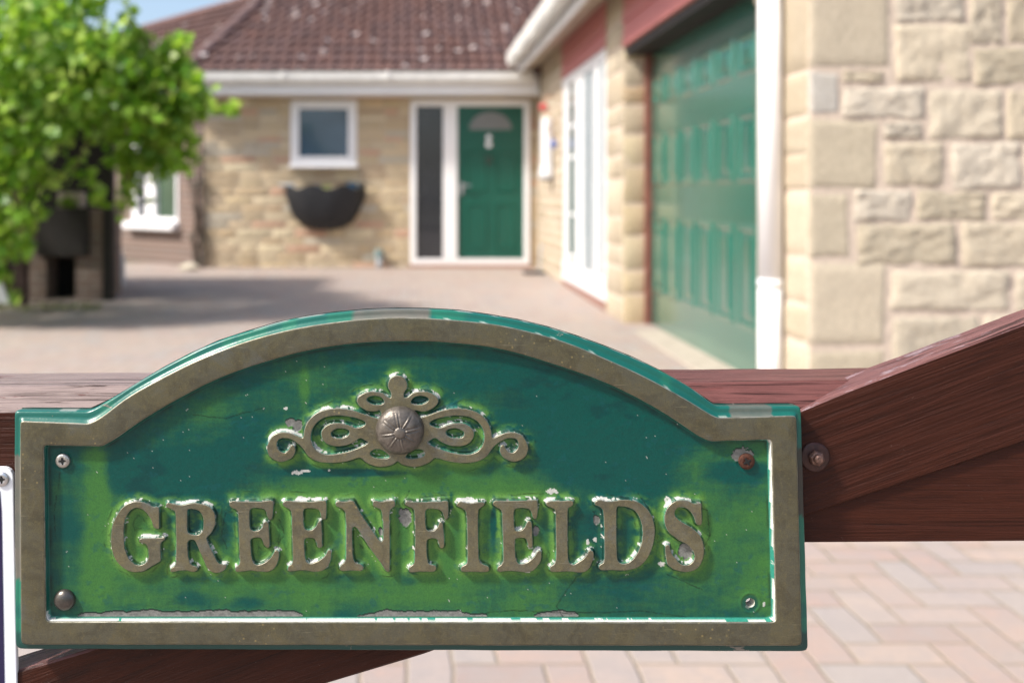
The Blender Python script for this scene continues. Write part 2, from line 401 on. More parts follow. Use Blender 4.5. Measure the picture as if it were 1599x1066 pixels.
def pxr(x0, x1, y0, y1, Z): # photo rectangle -> local u (world X) and v (world Z) intervals
    a = P(x0, y1, Z); b = P(x1, y0, Z); return (a.x, b.x, a.z, b.z)
# front wall -------------------------------------------------------------
CX = -2.66
orgF = Vector((0, ZW, 0))
win_r = pxr(454, 557, 157, 258, ZW); door_r = pxr(641, 827, 157, 413, ZW)
HF = 2.66
mb = MB(); backing(mb, orgF, xv, zv, -yv, CX, XW+.1, -.15, HF, [win_r, door_r]); mb.build('mortar_bed', M['mortar_pale'], house)
mb = MB(); rows_fill(mb, orgF, xv, zv, -yv, CX, XW, -.1, HF, [win_r, door_r], PAL_F, hr=(.07, .13), wr=(.18, .5), depth=.004, rough=.002, gap=.011)
mb.build('front_stone_wall', M['stone'], house, smooth=True)
# interior dark box behind openings
mb = MB(); mb.box((-2.5, ZW+.9, 0), (1.6, ZW+1.0, 2.4)); mb.build('inner_wall', M['void'], house)
# window --------------------------------------------------------------------
def frame_box(mb, r, Y, t, d0, d1):
    a, b, c, d = r
    mb.box((a, Y-d0, c), (a+t, Y+d1, d)); mb.box((b-t, Y-d0, c), (b, Y+d1, d))
    mb.box((a+t, Y-d0, c), (b-t, Y+d1, c+t)); mb.box((a+t, Y-d0, d-t), (b-t, Y+d1, d))
mb = MB(); r = win_r; frame_box(mb, r, ZW, .055, .02, .05)
r2 = (r[0]+.055, r[1]-.055, r[2]+.055, r[3]-.055); frame_box(mb, r2, ZW, .055, .035, .03)
win = mb.build('window', M['upvc'], house, bevel=.008); win['label'] = 'small square white window left of the front door'
mb = MB(); mb.box((r[0]+.1, ZW-.0, r[2]+.1), (r[1]-.1, ZW+.015, r[3]-.1)); mb.build('pane', M['glassb'], win)
mb = MB(); mb.box((r[0]-.02, ZW-.10, r[2]-.035), (r[1]+.02, ZW+.02, r[2]-.002)); mb.build('sill', M['upvc'], win, bevel=.01)
# front door ------------------------------------------------------------------
mb = MB(); r = door_r; t = .075
frame_box(mb, r, ZW, t, .03, .06)
mx0 = P(692, 0, ZW).x; mx1 = P(714, 0, ZW).x
mb.box((mx0, ZW-.034, r[2]+t), (mx1, ZW+.05, r[3]-t))
df = mb.build('door_frame', M['upvc'], house, bevel=.008)
gl = MB(); gl.box((r[0]+t, ZW+.0, r[2]+t), (mx0, ZW+.015, r[3]-t)); o = gl.build('side_pane', M['glassd'], df)
dl = MB(); a, b, c, d = mx1, r[1]-t, r[2]+t+.01, r[3]-t
dl.box((a, ZW+.0, c), (b, ZW+.045, d))
def panel_ring(mb, a, b, c, d, Y, w=.02, h=.012):
    # raised moulding round a sunk field, facing -Y
    lv = [(0, 0), (w*.4, h), (w, h), (w*1.6, -h*.0+.001)]
    vs = []; fs = []
    for (i, hh) in lv:
        vs += [(a+i, Y-hh, c+i), (b-i, Y-hh, c+i), (b-i, Y-hh, d-i), (a+i, Y-hh, d-i)]
    for k in range(3):
        for q in range(4): fs.append((k*4+q, k*4+(q+1) % 4, k*4+4+(q+1) % 4, k*4+4+q))
    mb.add(vs, fs)
dw = b-a; dh = d-c
for (u0, u1) in ((.13, .44), (.56, .87)):
    for (v0, v1) in ((.06, .36), (.44, .70)): panel_ring(dl, a+dw*u0, a+dw*u1, c+dh*v0, c+dh*v1, ZW)
dleaf = dl.build('front_door', M['fdoor'], house)
dleaf['label'] = 'dark green panelled front door with a half-moon light'
fan = MB(); cx_, cz_ = (a+b)/2, c+dh*.845; rr = dw*.32
pts = [(cx_+math.cos(math.pi*k/16)*rr, ZW-.008, cz_+math.sin(math.pi*k/16)*rr*.85) for k in range(17)]
fan.add([(p[0], p[1], p[2]) for p in pts]+[(p[0], p[1]+.007, p[2]) for p in pts], [tuple(range(17))]+[(i, i+1, i+18, i+17) for i in range(16)])
fan.build('fanlight', simple('frosted_light', (.16, .17, .17), .4), dleaf)
kn = MB(); q = P(763, 0, ZW).x
kn.lathe((q, ZW-.014, P(0, 215, ZW).z), (0, -1, 0), [(.0, .0), (.03, 0), (.034, .008), (.0, .012)], 16)
kn.lathe((q, ZW-.014, P(0, 226, ZW).z), (0, -1, 0), [(.0, .0), (.036, 0), (.04, .008), (.0, .012)], 16)
kn.build('door_plaque', M['white'], dleaf)
kn = MB(); kn.tube([(q+.035*math.cos(t_), ZW-.02, P(0, 250, ZW).z+.045*math.sin(t_)) for t_ in [k*math.pi/8 for k in range(17)]], .008, 8)
kn.build('knocker', M['pewter'], dleaf)
hd = MB(); hp = P(721, 292, ZW); hd.box((hp.x-.02, ZW-.02, hp.z-.10), (hp.x+.015, ZW-.004, hp.z+.06)); hd.tube([(hp.x, ZW-.02, hp.z+.02), (hp.x, ZW-.055, hp.z+.02), (hp.x+.11, ZW-.055, hp.z+.015)], .011, 8)
hd.build('handle', M['steel'], dleaf)
mb = MB(); mb.box((door_r[0]-.02, ZW-.06, -.08), (door_r[1]+.02, ZW+.08, door_r[2]-.002)); mb.build('door_step', simple('brick_step', (.34, .20, .15), .9), house)

# turned brick wall -----------------------------------------------------------
TH = R(45); U2 = Vector((-math.cos(TH), math.sin(TH), 0)); N2 = Vector((-math.sin(TH), -math.cos(TH), 0))
bo = Vector((CX-.012, ZW+.01, 0))
def dray(px): # distance along the brick wall seen at photo x
    k = (px-X0)/F; return (k*bo.y-bo.x)/(U2.x-k*U2.y)
d0, d1 = dray(279), dray(208)
Zs = bo.y+U2.y*(d0+d1)/2
wz0 = H-(346-Y0)*Zs/F; wz1 = H-(205-Y0)*Zs/F
wall_end = 6.0
mb = MB(); backing(mb, bo, U2, zv, N2, 0, wall_end, -.2, 2.4, [(d0, d1, wz0, wz1)], .25); mb.build('brick_wall', M['brick'], house)
def lbox(mb, u0, u1, n0, n1, z0, z1):
    vs = [bo+U2*u+N2*n_+zv*z for z in (z0, z1) for (u, n_) in ((u0, n0), (u1, n0), (u1, n1), (u0, n1))]
    mb.add(vs, [(0, 3, 2, 1), (4, 5, 6, 7), (0, 1, 5, 4), (1, 2, 6, 5), (2, 3, 7, 6), (3, 0, 4, 7)])
mb = MB(); tt = .06
lbox(mb, d0, d1, -.06, .02, wz0, wz0+tt); lbox(mb, d0, d1, -.06, .02, wz1-tt, wz1)
lbox(mb, d0, d0+.05, -.06, .02, wz0+tt, wz1-tt); lbox(mb, d1-.14, d1, -.06, .02, wz0+tt, wz1-tt)
dm = dray(229); dm2 = dray(244); lbox(mb, dm2, dm, -.06, .025, wz0+tt, wz1-tt)
bw = mb.build('window', M['upvc'], house, bevel=.006); bw['label'] = 'tall white window in the brick wall behind the climber'
mb = MB(); lbox(mb, d0-.05, d1+.08, .0, .14, wz0-.11, wz0-.002); mb.build('sill', M['upvc'], bw, bevel=.02)
mb = MB(); lbox(mb, d0+.05, dm2, -.05, -.04, wz0+tt, wz1-tt); mb.build('pane', mat_glass('green_glass', (.06, .11, .07), .12), bw)
mb = MB(); lbox(mb, dm, d1-.14, -.05, -.04, wz0+tt, wz1-tt); mb.build('pane', M['glassd'], bw)
mb = MB(); lbox(mb, .0, wall_end, -.9, -.8, -.1, 2.3); mb.build('inner_wall', M['void'], house)

# wing wall: plane X = XW, outward normal -X -----------------------------------
orgW = Vector((XW, 0, 0)); UW = yv; NW = -xv
g0, g1 = 4.73, 7.64; w0_, w1_ = 8.36, 10.72; HWt = 2.57; NC = 4.09
gzl = -.06
holesW = [(g0, g1, -.2, 2.06), (w0_, w1_, .03, 2.17)]
mb = MB(); backing(mb, orgW, UW, zv, NW, NC+.02, ZW, -.2, HWt, holesW, .26)
mb.build('mortar_bed', M['mortar'], house)
mb = MB()
clad_holes = holesW + [(w0_, 10.75, 2.1, 2.7), (g0, g1, 2.0, 2.7)]
rows_fill(mb, orgW, UW, zv, NW, 10.0, ZW-.02, -.12, HWt, clad_holes, PAL_W, depth=.006, rough=.002)
mb.build('stone_wall', M['stone'], house, smooth=True); mb = MB()
rows_fill(mb, orgW, UW, zv, NW, g1, w0_, -.12, HWt, clad_holes, PAL_W, hr=(.14, .3), wr=(.3, .5), depth=.006, rough=.002)
mb.build('stone_pillar', M['stone'], house, smooth=True); mb = MB()
# near pillar side face: rows aligned with the quoins of the gable
ql = [(-30, 107), (112, 179), (186, 240), (240, 296), (301, 403), (410, 478), (484, 540), (546, 640), (646, 700)]
for (ya, yb) in ql:
    za, zb = P(0, yb+3, NC).z, P(0, ya-3, NC).z
    cuts = [NC+.03, NC+random.choice([.64, .30, .38, .64]), g0]
    for i in range(2):
        if cuts[i+1]-cuts[i] > .05: stone(mb, orgW, UW, zv, NW, (cuts[i], cuts[i+1], za, zb), PAL_W, gap=.010, depth=.006, n=(12, 8), rough=.002)
rows_fill(mb, orgW, UW, zv, NW, NC+.03, g0, P(0, -33, NC).z, HWt, [], PAL_W, hr=(.14, .28), wr=(.3, .5), depth=.02)
mb.build('stone_pillar', M['stone'], house, smooth=True)
# garage reveals (stones on the far jamb, facing the camera)
mb = MB(); rows_fill(mb, Vector((0, g1, 0)), xv, zv, -yv, XW-.02, XW+.185, -.12, 2.06, [], PAL_F[:6]+PAL_W, hr=(.14, .3), wr=(.2, .24), depth=.004, rough=.003)
mb.build('jamb_stones', M['stone'], house, smooth=True)
mb = MB(); mb.box((XW+.15, g1-.075, -.1), (XW+.2, g1-.005, 2.05)); mb.build('door_post', simple('red_brown_post', (.16, .055, .04), .7, 0, .4, 15), house)
# lintel soffit and fascia over garage, boards
mb = MB()
def boards(mb, y0, y1, z0, z1, x, nb):
    h = (z1-z0)/nb
    for k in range(nb):
        a = z0+h*k; mb.add([(x, y0, a), (x, y1, a), (x-.022, y1, a+.004), (x-.022, y0, a+.004), (x-.006, y1, a+h), (x-.006, y0, a+h), (x, y0, a+h), (x, y1, a+h)],
                           [(0, 1, 2, 3), (3, 2, 4, 5), (5, 4, 7, 6), (0, 3, 5, 6), (1, 7, 4, 2)])
boards(mb, w0_, 10.74, 2.175, 2.57, XW, 3); mb.build('timber_cladding', M['clad'], house)
mb = MB(); boards(mb, g0, g1, 2.06, 2.60, XW-.002, 3); mb.build('timber_cladding', M['clad'], house)
mb = MB(); mb.box((XW+.003, g0+.01, 2.0), (XW+.30, g1-.01, 2.056)); mb.build('lintel', M['darkwood'], house)
# garage door --------------------------------------------------------------------
XD = XW+.19
gd = MB(); z0d, z1d = gzl, 2.01
ya, yb = g0-.15, g1-.07
gd.box((XD, ya, z0d), (XD+.05, yb, z1d))
pit = .385; ncol = 8; yst = 7.50
def raised(mb, y0, y1, z0, z1, x):
    # pressed panel: shallow moulding, then a raised field
    lv = [(0, 0), (.014, .011), (.026, .011), (.044, .001), (.056, .001), (.085, .009)]
    vs = []; fs = []
    for (i, h) in lv: vs += [(x-h, y0+i, z0+i), (x-h, y1-i, z0+i), (x-h, y1-i, z1-i), (x-h, y0+i, z1-i)]
    for k in range(len(lv)-1):
        for q in range(4): fs.append((k*4+q, k*4+(q+1) % 4, k*4+4+(q+1) % 4, k*4+4+q))
    k = len(lv)*4-4; fs.append((k, k+1, k+2, k+3)); mb.add(vs, fs)
for k in range(ncol):
    y1 = yst-k*pit; y0 = y1-.30
    if y0 < ya+.03: break
    for (za, zb) in ((.20, .77), (1.0, 1.39), (1.59, 1.82)): raised(gd, y0, y1, za, zb, XD)
gdo = gd.build('garage_door', M['gdoor'], house)
gdo['label'] = 'green up-and-over garage door with rows of upright panels'
mb = MB(); mb.box((XW-.03, g0, -.2), (XD+.05, g1, gz(6)+.012)); mb.build('garage_threshold', M['conc'], house, bevel=.005)
# tall glazed door in the wing -----------------------------------------------------
def wbox(mb, y0, y1, z0, z1, x0, x1): mb.box((x0, y0, z0), (x1, y1, z1))
mb = MB(); zt, zb = 2.165, .035
wbox(mb, w0_, w1_, zb, zb+.20, XW-.012, XW+.06); wbox(mb, w0_, w1_, zt-.09, zt, XW-.012, XW+.06)
def zpx(px): return F*XW/(px-X0)
for (xa, xb) in ((881, 889), (898, 913), (928, 936.5), (944, 947.6)):
    wbox(mb, zpx(xb), zpx(xa), zb+.20, zt-.09, XW-.008, XW+.06)
for z in (.30, .72, 1.30, 1.62): wbox(mb, zpx(898), zpx(889), z, z+.035, XW-.006, XW+.04)
fw = mb.build('patio_window', M['upvc'], house, bevel=.006); fw['label'] = 'full-height white glazed window under red boards in the wing'
mb = MB(); wbox(mb, zpx(898), zpx(889), zb+.2, zt-.09, XW-.003, XW+.01); mb.build('pane', mat_glass('teal_glass', (.05, .10, .09), .1), fw)
mb = MB(); wbox(mb, zpx(928), zpx(913), zb+.2, zt-.09, XW-.003, XW+.01); wbox(mb, zpx(944), zpx(936.5), zb+.2, zt-.09, XW-.003, XW+.01); mb.build('pane', M['curtain'], fw)
for px in (918, 923, 940):
    mb = MB(); wbox(mb, zpx(px+1.6), zpx(px), zb+.2, zt-.09, XW-.0055, XW-.0035); mb.build('glazing_bar', M['upvc'], fw)
mb = MB(); mb.box((XW-.01, w0_, -.15), (XW+.05, w1_, .028)); mb.build('window_base', simple('brick_plinth', (.27, .15, .12), .9), house)
mb = MB(); mb.box((XW+.9, g1+.2, 0), (XW+1.0, ZW, 2.4)); mb.build('inner_wall', M['void'], house)

# near gable face (plane Y = NC, facing the camera) ----------------------------------
qs = [(1267,1388,-30,107),(1267,1311,112,179),(1267,1371,186,296),(1267,1327,301,403),(1267,1384,410,540),(1267,1384,546,640),
 (1397,1509,-22,35),(1396,1517,38,128),(1315,1380,110,132),(1315,1445,135,186),(1377,1439,189,217),(1449,1568,138,218),(1518,1645,73,135),
 (1513,1566,-22,70),(1571,1660,138,218),(1570,1650,-22,70),(1377,1476,221,293),(1484,1594,221,296),(1598,1690,221,296),(1333,1425,297,345),
 (1429,1540,297,347),(1547,1650,299,345),(1335,1495,349,416),(1501,1650,347,417),(1390,1577,422,487),(1585,1700,422,487),(1393,1530,493,580),
 (1536,1650,493,580),(1390,1480,586,640),(1486,1640,586,640)]
orgN = Vector((0, NC, 0))
mb = MB(); backing(mb, orgN, xv, zv, -yv, XW+.002, XW+5.2, -.25, 4.2, [], .25); mb.build('mortar_bed', M['mortar'], house)
mb = MB(); used = []
for i, q in enumerate(qs):
    r_ = pxr(*q, NC); used.append((r_[0]-.004, r_[1]+.004, r_[2]-.004, r_[3]+.004))
    quoin = q[0] == 1267
    pal = [(.50, .475, .43)] if i == 1 else (PAL_N[:3] if quoin else PAL_N)
    if quoin: r_ = (XW-.012, r_[1], r_[2], r_[3])
    stone(mb, orgN, xv, zv, -yv, (r_[0]-.006, r_[1]+.006, r_[2]-.006, r_[3]+.006), pal, gap=.012, depth=.005 if quoin else .007, n=(20, 14), rough=.003 if quoin else .0050, flat=quoin)
xr = P(1655, 0, NC).x
rows_fill(mb, orgN, xv, zv, -yv, xr, XW+5.1, -.1, 3.0, [], PAL_N, hr=(.14, .26), wr=(.25, .5), depth=.03, n=(8, 6), rough=.007)
rows_fill(mb, orgN, xv, zv, -yv, XW, xr, P(0, -33, NC).z, 3.0, [], PAL_N, hr=(.16, .28), wr=(.25, .45), depth=.03, n=(8, 6), rough=.007)
rows_fill(mb, orgN, xv, zv, -yv, XW, xr, -.12, P(0, 640, NC).z, [], PAL_N, hr=(.1, .16), wr=(.25, .45), depth=.03, n=(8, 6), rough=.007)
mb.build('gable_stone_wall', M['stone'], house, smooth=True)

# gutters, fascias, soffits ------------------------------------------------------------
EZ = 2.47; EY = 12.50; GX = 1.56; CG = -2.80; WX = 1.275; WZ = 2.69
def gutter(mb, p0, p1, out, r=.06, zc=None):
    p0 = Vector(p0); p1 = Vector(p1); vs = []; fs = []; n = 10
    prof = [(math.cos(math.pi*k/n)*-1*r, -math.sin(math.pi*k/n)**.6*r*2.3 if 0 < k < n else 0) for k in range(n+1)]
    prof2 = [(x*.86, z*.86) for (x, z) in reversed(prof)]
    pr = [(prof[0][0]-.006, .008)]+prof+[(prof[-1][0]+.0, .008)]+prof2
    m = len(pr)
    for p in (p0, p1):
        for (x, z) in pr: vs.append(p-out*x*1+zv*z)
    for k in range(m): fs.append((k, (k+1) % m, m+(k+1) % m, m+k))
    mb.add(vs, fs)
mb = MB()
gutter(mb, (CG, EY-.06, EZ-.01), (GX-.02, EY-.06, EZ-.01), -yv)
gutter(mb, (CG, EY-.06, EZ-.01), Vector((CG, EY-.06, EZ-.01))+U2*5, N2)
gutter(mb, (WX, 4.08, WZ-.01), (WX, EY-.06, WZ-.01), -xv, .07)
for yy in (5.2, 6.4, 7.6, 8.8, 10.0, 11.2): mb.box((WX-.082, yy, WZ-.16), (WX+.07, yy+.05, WZ-.0))
for xx in (-1.6, -.3): mb.box((xx, EY-.135, EZ-.085), (xx+.05, EY, EZ))
mb.build('gutter', M['gutter'], house, smooth=False)
mb = MB()
mb.box((CG, EY, 2.20), (GX+.06, EY+.025, EZ-.02)); mb.box((CG, EY+.025, 2.20), (1.66, ZW, 2.215))
lf = Vector((CG, EY+.0, 0)); 
vs = [lf+U2*u+N2*n_+zv*z for z in (2.20, EZ-.02) for (u, n_) in ((0, 0), (5.2, 0), (5.2, -.025), (0, -.025))]
mb.add(vs, [(0, 3, 2, 1), (4, 5, 6, 7), (0, 1, 5, 4), (1, 2, 6, 5), (2, 3, 7, 6), (3, 0, 4, 7)])
mb.box((WX+.075, 4.08, 2.44), (WX+.1, EY+.02, WZ-.02))
mb.build('fascia', M['upvc'], house)
mb = MB(); a_, b_ = WX+.10, XW+.1
mb.add([(a_, 4.08, 2.45), (a_, ZW, 2.45), (b_, ZW, 2.61), (b_, 4.08, 2.61), (a_, 4.08, 2.47), (a_, ZW, 2.47), (b_, ZW, 2.63), (b_, 4.08, 2.63)],
                  [(0, 1, 2, 3), (4, 5, 6, 7), (0, 1, 5, 4), (1, 2, 6, 5), (2, 3, 7, 6), (3, 0, 4, 7)])
mb.build('soffit', M['soffit'], house)
mb = MB(); dp = P(1203, 0, 4.40).x
mb.tube([(dp, 4.40, -.1), (dp, 4.40, P(0, 441, 4.4).z)], .052, 20); mb.tube([(dp, 4.40, P(0, 449, 4.4).z), (dp, 4.40, P(0, 436, 4.4).z)], .0545, 20)
mb.tube([(dp, 4.40, P(0, 441, 4.4).z), (dp, 4.40, 2.36)], .052, 20)
mb.tube([(dp, 4.40, 2.34), (dp-.02, 4.40, 2.39), (WX+.05, 4.40, 2.52), (WX, 4.40, 2.60)], .052, 20)
mb.build('downpipe', simple('downpipe_white', (.86, .86, .87), .3, 0, .01, 5), house, smooth=True)

# roofs ---------------------------------------------------------------------------------
PT = R(36)
def tile_roof(name, A, U, up, nu, nv, keep, parent, du=.15, dv=.225):
    # A eave start, U along the eave, up the slope direction (unit); corrugated rows stepping down
    nrm_ = U.cross(up).normalized()
    if nrm_.z < 0: nrm_ = -nrm_
    m = MB(); m.keep = True; sub = 6
    base = [(.125, .066, .056), (.145, .078, .066), (.11, .062, .056), (.155, .078, .062), (.135, .078, .072)]
    for j in range(nv):
        for i in range(nu):
            c = A+U*(i+.5)*du+up*(j+.5)*dv
            if not keep(c): continue
            col = random.choice(base); k = random.uniform(.85, 1.15); col = tuple(x*k for x in col)
            vs = []; fs = []
            for jj, (t, lift) in enumerate(((-.02, -.01), (-.02, .060), (1.0, .004))):
                for ii in range(sub+1):
                    s = ii/sub; h = .024*max(0, math.sin(math.pi*min(1, s/.45)))**.8 if s < .45 else -.004*math.sin(math.pi*(s-.45)/.55)
                    vs.append(A+U*(i+s)*du+up*(j+t)*dv+nrm_*(lift+(h if jj else -.01)))
            for a_ in range(2):
                for ii in range(sub):
                    q = a_*(sub+1)+ii; fs.append((q, q+1, q+sub+2, q+sub+1))
            m.add(vs, fs, col)
    return m.build(name, M['tiles'], parent, smooth=False)
A1 = Vector((CG, EY-.03, EZ+.0)); up1 = Vector((0, math.cos(PT), math.sin(PT)))
hipd = (Vector((0, 1, 0))+Vector((math.sin(TH), math.cos(TH), 0)))        # horizontal bisector of the two inward normals
hipd.normalize()
rate = math.tan(PT)*math.cos(TH/2)
hip3 = Vector((hipd.x, hipd.y, rate)).normalized()
def keep1(c): # right of the hip
    s = (c.y-A1.y)/hip3.y; return c.x > A1.x+hip3.x*s-.08 and c.z < 4.5
tile_roof('roof', A1, xv, up1, 60, 26, keep1, house)
up2 = Vector((math.sin(TH)*math.cos(PT), math.cos(TH)*math.cos(PT), math.sin(PT)))
nl = U2.cross(up2).normalized(); nl = nl if nl.z > 0 else -nl
camp = Vector((0, 0, H))
def on_plane(px, py):
    d = Vector(((px-X0)/F, 1, -(py-Y0)/F)); t = (A1-camp).dot(nl)/d.dot(nl); return camp+d*t
sa, sb = on_plane(200, 54), on_plane(392, 0)
sl = (sb-sa); 
def keep2(c):
    if c.z > 4.5: return False
    u = (c-A1).dot(U2)
    s = c-(A1+hip3*((c.z-A1.z)/hip3.z)); 
    if s.dot(U2) < -.05: return False
    # below the far hip line through sa, sb
    ua, va = (sa-A1).dot(U2), (sa-A1).dot(up2); ub, vb = (sb-A1).dot(U2), (sb-A1).dot(up2)
    vl = va+(vb-va)*(u-ua)/(ub-ua); return (c-A1).dot(up2) < vl
tile_roof('roof', A1, U2, up2, 74, 56, keep2, house)
mb = MB(); mb.tube([A1+hip3*s+zv*.02 for s in np.arange(0, 3.4, .38)], .085, 10, (.12, .07, .065)); mb.build('hip_tiles', M['tiles'], house)
mb = MB(); mb.tube([sa+(sb-sa)*t+zv*.02 for t in np.arange(-.9, 1.05, .1)], .07, 8, (.15, .075, .065)); mb.build('hip_tiles', M['tiles'], house)
# underlay closing the roof beneath the tiles
mb = MB(); e1 = A1+xv*8.8; t1 = hip3*(6.6*math.sin(PT)/hip3.z)
mb.add([A1-zv*.03, e1-zv*.03, e1+up1*3.2-zv*.03, A1+t1*(3.2/6.6)-zv*.03], [(0, 1, 2, 3)])
ua_ = sa+(sa-sb)*.9; mb.add([A1-zv*.03, A1+t1*(3.2/6.6)-zv*.03, sb-zv*.08, ua_-zv*.08, A1+U2*8-zv*.03], [(0, 1, 2, 3, 4)])
mb.build('roof_underlay', M['darkwood'], house)
upw = Vector((math.cos(PT), 0, math.sin(PT)))
tile_roof('roof', Vector((WX+.02, 4.08, WZ)), yv, upw, 56, 20, lambda c: True, house)

# ------------------------------------------------------------------ things on and by the house
# wall planter
pt = thing('wall_planter', P(508, 357, ZW-.1), 'black half-basket planter hung on the stone wall under the small window', 'planter')
mb = MB(); nn = 26; mm = 12
xa, xb = P(446, 0, ZW-.1).x, P(570, 0, ZW-.1).x; cx = (xa+xb)/2; rx = (xb-xa)/2; zt_ = P(0, 292, ZW-.1).z; hh = P(0, 291, ZW-.1).z-P(0, 359, ZW-.1).z
for j in range(mm+1):
    t = j/mm
    for i in range(nn+1):
        s = math.pi*i/nn; rr_ = math.cos(t*math.pi/2)**.75 if t < 1 else 0.001
        wob = 1+.03*math.sin(i*2.1+j)+.02*math.sin(i*5.3)
        top = (.03*math.sin(i*.9)+.025*(1 if i < 5 else 0)) if j == 0 else 0
        mb.v.append((cx+math.cos(s)*rx*rr_*wob, ZW-.03-math.sin(s)*.24*rr_*wob, zt_+top-hh*math.sin(t*math.pi/2))); mb.c.append((1, 1, 1))
for j in range(mm):
    for i in range(nn): q = j*(nn+1)+i; mb.f.append((q, q+1, q+nn+2, q+nn+1))
mb.build('basket_liner', M['black'], pt, smooth=True)
mb = MB(); mb.add([(cx+math.cos(math.pi*i/16)*rx*.95, ZW-.03-math.sin(math.pi*i/16)*.22, zt_-.035+.01*math.sin(i*2)) for i in range(17)], [tuple(range(17))]); mb.build('compost', M['soil'], pt)
mb = MB(); mb.tube([(xa-.09, ZW-.035, zt_+.025), (xa+.03, ZW-.05, zt_+.03), (xa+.12, ZW-.16, zt_+.02)], .014, 8); mb.build('bracket', M['grey'], pt)
mb = MB()
for k in range(5): mb.tube([(cx-.03+.02*k, ZW-.12, zt_-.03), (cx-.04+.03*k, ZW-.13, zt_+.03+.02*(k % 2))], [.008, .003], 5)
mb.build('sprout', M['leaf'], pt)
mb = MB(); mb.lathe((cx-.10, ZW-.15, zt_-.03), (0, 0, 1), [(.0, 0), (.055, 0), (.06, .05), (.0, .06)], 12); mb.build('plug_pot', simple('blue_black_pot', (.02, .06, .11), .3), pt); mb = MB(); mb.lathe((xb-.14, ZW-.13, zt_-.02), (0, 0, 1), [(.0, 0), (.09, 0), (.10, .07), (.0, .075)], 12)
mb.build('plug_pot', bpy.data.materials['blue_black_pot'], pt)
# waste pipe
wp = thing('waste_pipe', P(592, 424, ZW-.06), 'short grey waste pipe with a collar standing at the foot of the stone wall', 'pipe')
q = P(592, 424, ZW-.06); mb = MB(); mb.tube([(q.x, ZW-.08, -.02), (q.x, ZW-.08, .14)], .038, 14); mb.build('pipe', M['grey'], wp, smooth=True)
mb = MB(); mb.tube([(q.x, ZW-.08, .14), (q.x, ZW-.08, .24)], [.055, .055], 14); mb.build('collar', simple('green_grey_collar', (.20, .28, .28), .5), wp)
# shoe scraper beside the front door
q = P(835, 434, 11.9); sc = thing('boot_scraper', (q.x, q.y, gz(11.9)), 'dark flat boot scraper with a thin pale upright beside the front door', 'boot scraper')
mb = MB(); mb.box((q.x-.14, q.y-.1, gz(11.9)+.002), (q.x+.12, q.y+.1, gz(11.9)+.035)); mb.build('base', M['black'], sc, bevel=.01)
mb = MB(); mb.tube([(q.x+.06, q.y, .03), (q.x+.07, q.y, .30), (q.x+.10, q.y, .34)], .012, 8); mb.build('handle', M['grey'], sc)
# long white box on the wing wall
yb_ = F*(XW-.08)/(853-X0)
wb = thing('wall_box', (XW-.06, yb_, 1.4), 'long upright white box with dark underside on the wall right of the front door', 'wall box')
z1b = H-(185-Y0)*yb_/F; z0b = H-(279-Y0)*yb_/F
mb = MB(); mb.box((XW-.13, yb_-.10, z0b+.12), (XW-.025, yb_+.10, z1b)); mb.box((XW-.15, yb_-.12, z0b), (XW-.025, yb_+.12, z0b+.13)); mb.build('case', M['white'], wb, bevel=.02)
mb = MB(); mb.box((XW-.12, yb_-.08, z0b-.03), (XW-.03, yb_+.08, z0b-.002)); mb.build('underside', M['black'], wb)
# hanging ornament
yo = F*(XW-.15)/(856-X0); zo = H-(165-Y0)*yo/F
ho = thing('hanging_ornament', (XW-.12, yo, zo), 'small red and blue hanging ornament on a curly copper wire above the white wall box', 'ornament')
mb = MB(); mb.tube([(XW-.02, yo, zo+.08), (XW-.15, yo, zo+.1), (XW-.2, yo, zo+.05)], .008, 6)
mb.tube([(XW-.12+.05*math.cos(t), yo+.05*math.sin(t), zo-.02-.025*t) for t in np.arange(0, 14, .5)], .006, 5); mb.build('wire', M['copper'], ho)
mb = MB(); mb.lathe((XW-.2, yo, zo-.02), (0, 0, 1), [(0, -.05), (.04, -.03), (.05, 0), (.04, .03), (0, .05)], 12); mb.build('bead', M['petal_r'], ho, smooth=True)
mb = MB(); mb.lathe((XW-.09, yo, zo-.42), (0, 0, 1), [(0, -.06), (.03, -.03), (.04, 0), (.03, .03), (0, .06)], 12); mb.build('bead', M['petal_b'], ho, smooth=True)
# pale stone at the foot of the corner
q = P(296, 418, 12.4); mb = MB()
bm = bmesh.new(); bmesh.ops.create_icosphere(bm, subdivisions=3, radius=1)
for v_ in bm.verts:
    d_ = 1+.12*math.sin(v_.co.x*4+1)*math.sin(v_.co.y*5)+.08*math.sin(v_.co.z*7)
    v_.co = Vector((v_.co.x*.12*d_, v_.co.y*.09*d_, max(-.3, v_.co.z)*.07*d_))
me = bpy.data.meshes.new('loose_stone'); bm.to_mesh(me); bm.free(); me.materials.append(simple('pale_rock', (.50, .45, .36), .9, 0, .2, 20, .005))
ls = bpy.data.objects.new('loose_stone', me); C.objects.link(ls); ls.location = (q.x, q.y, .02); tag(ls, 'pale rounded stone lying at the corner where brick wall meets stone wall', 'stone')

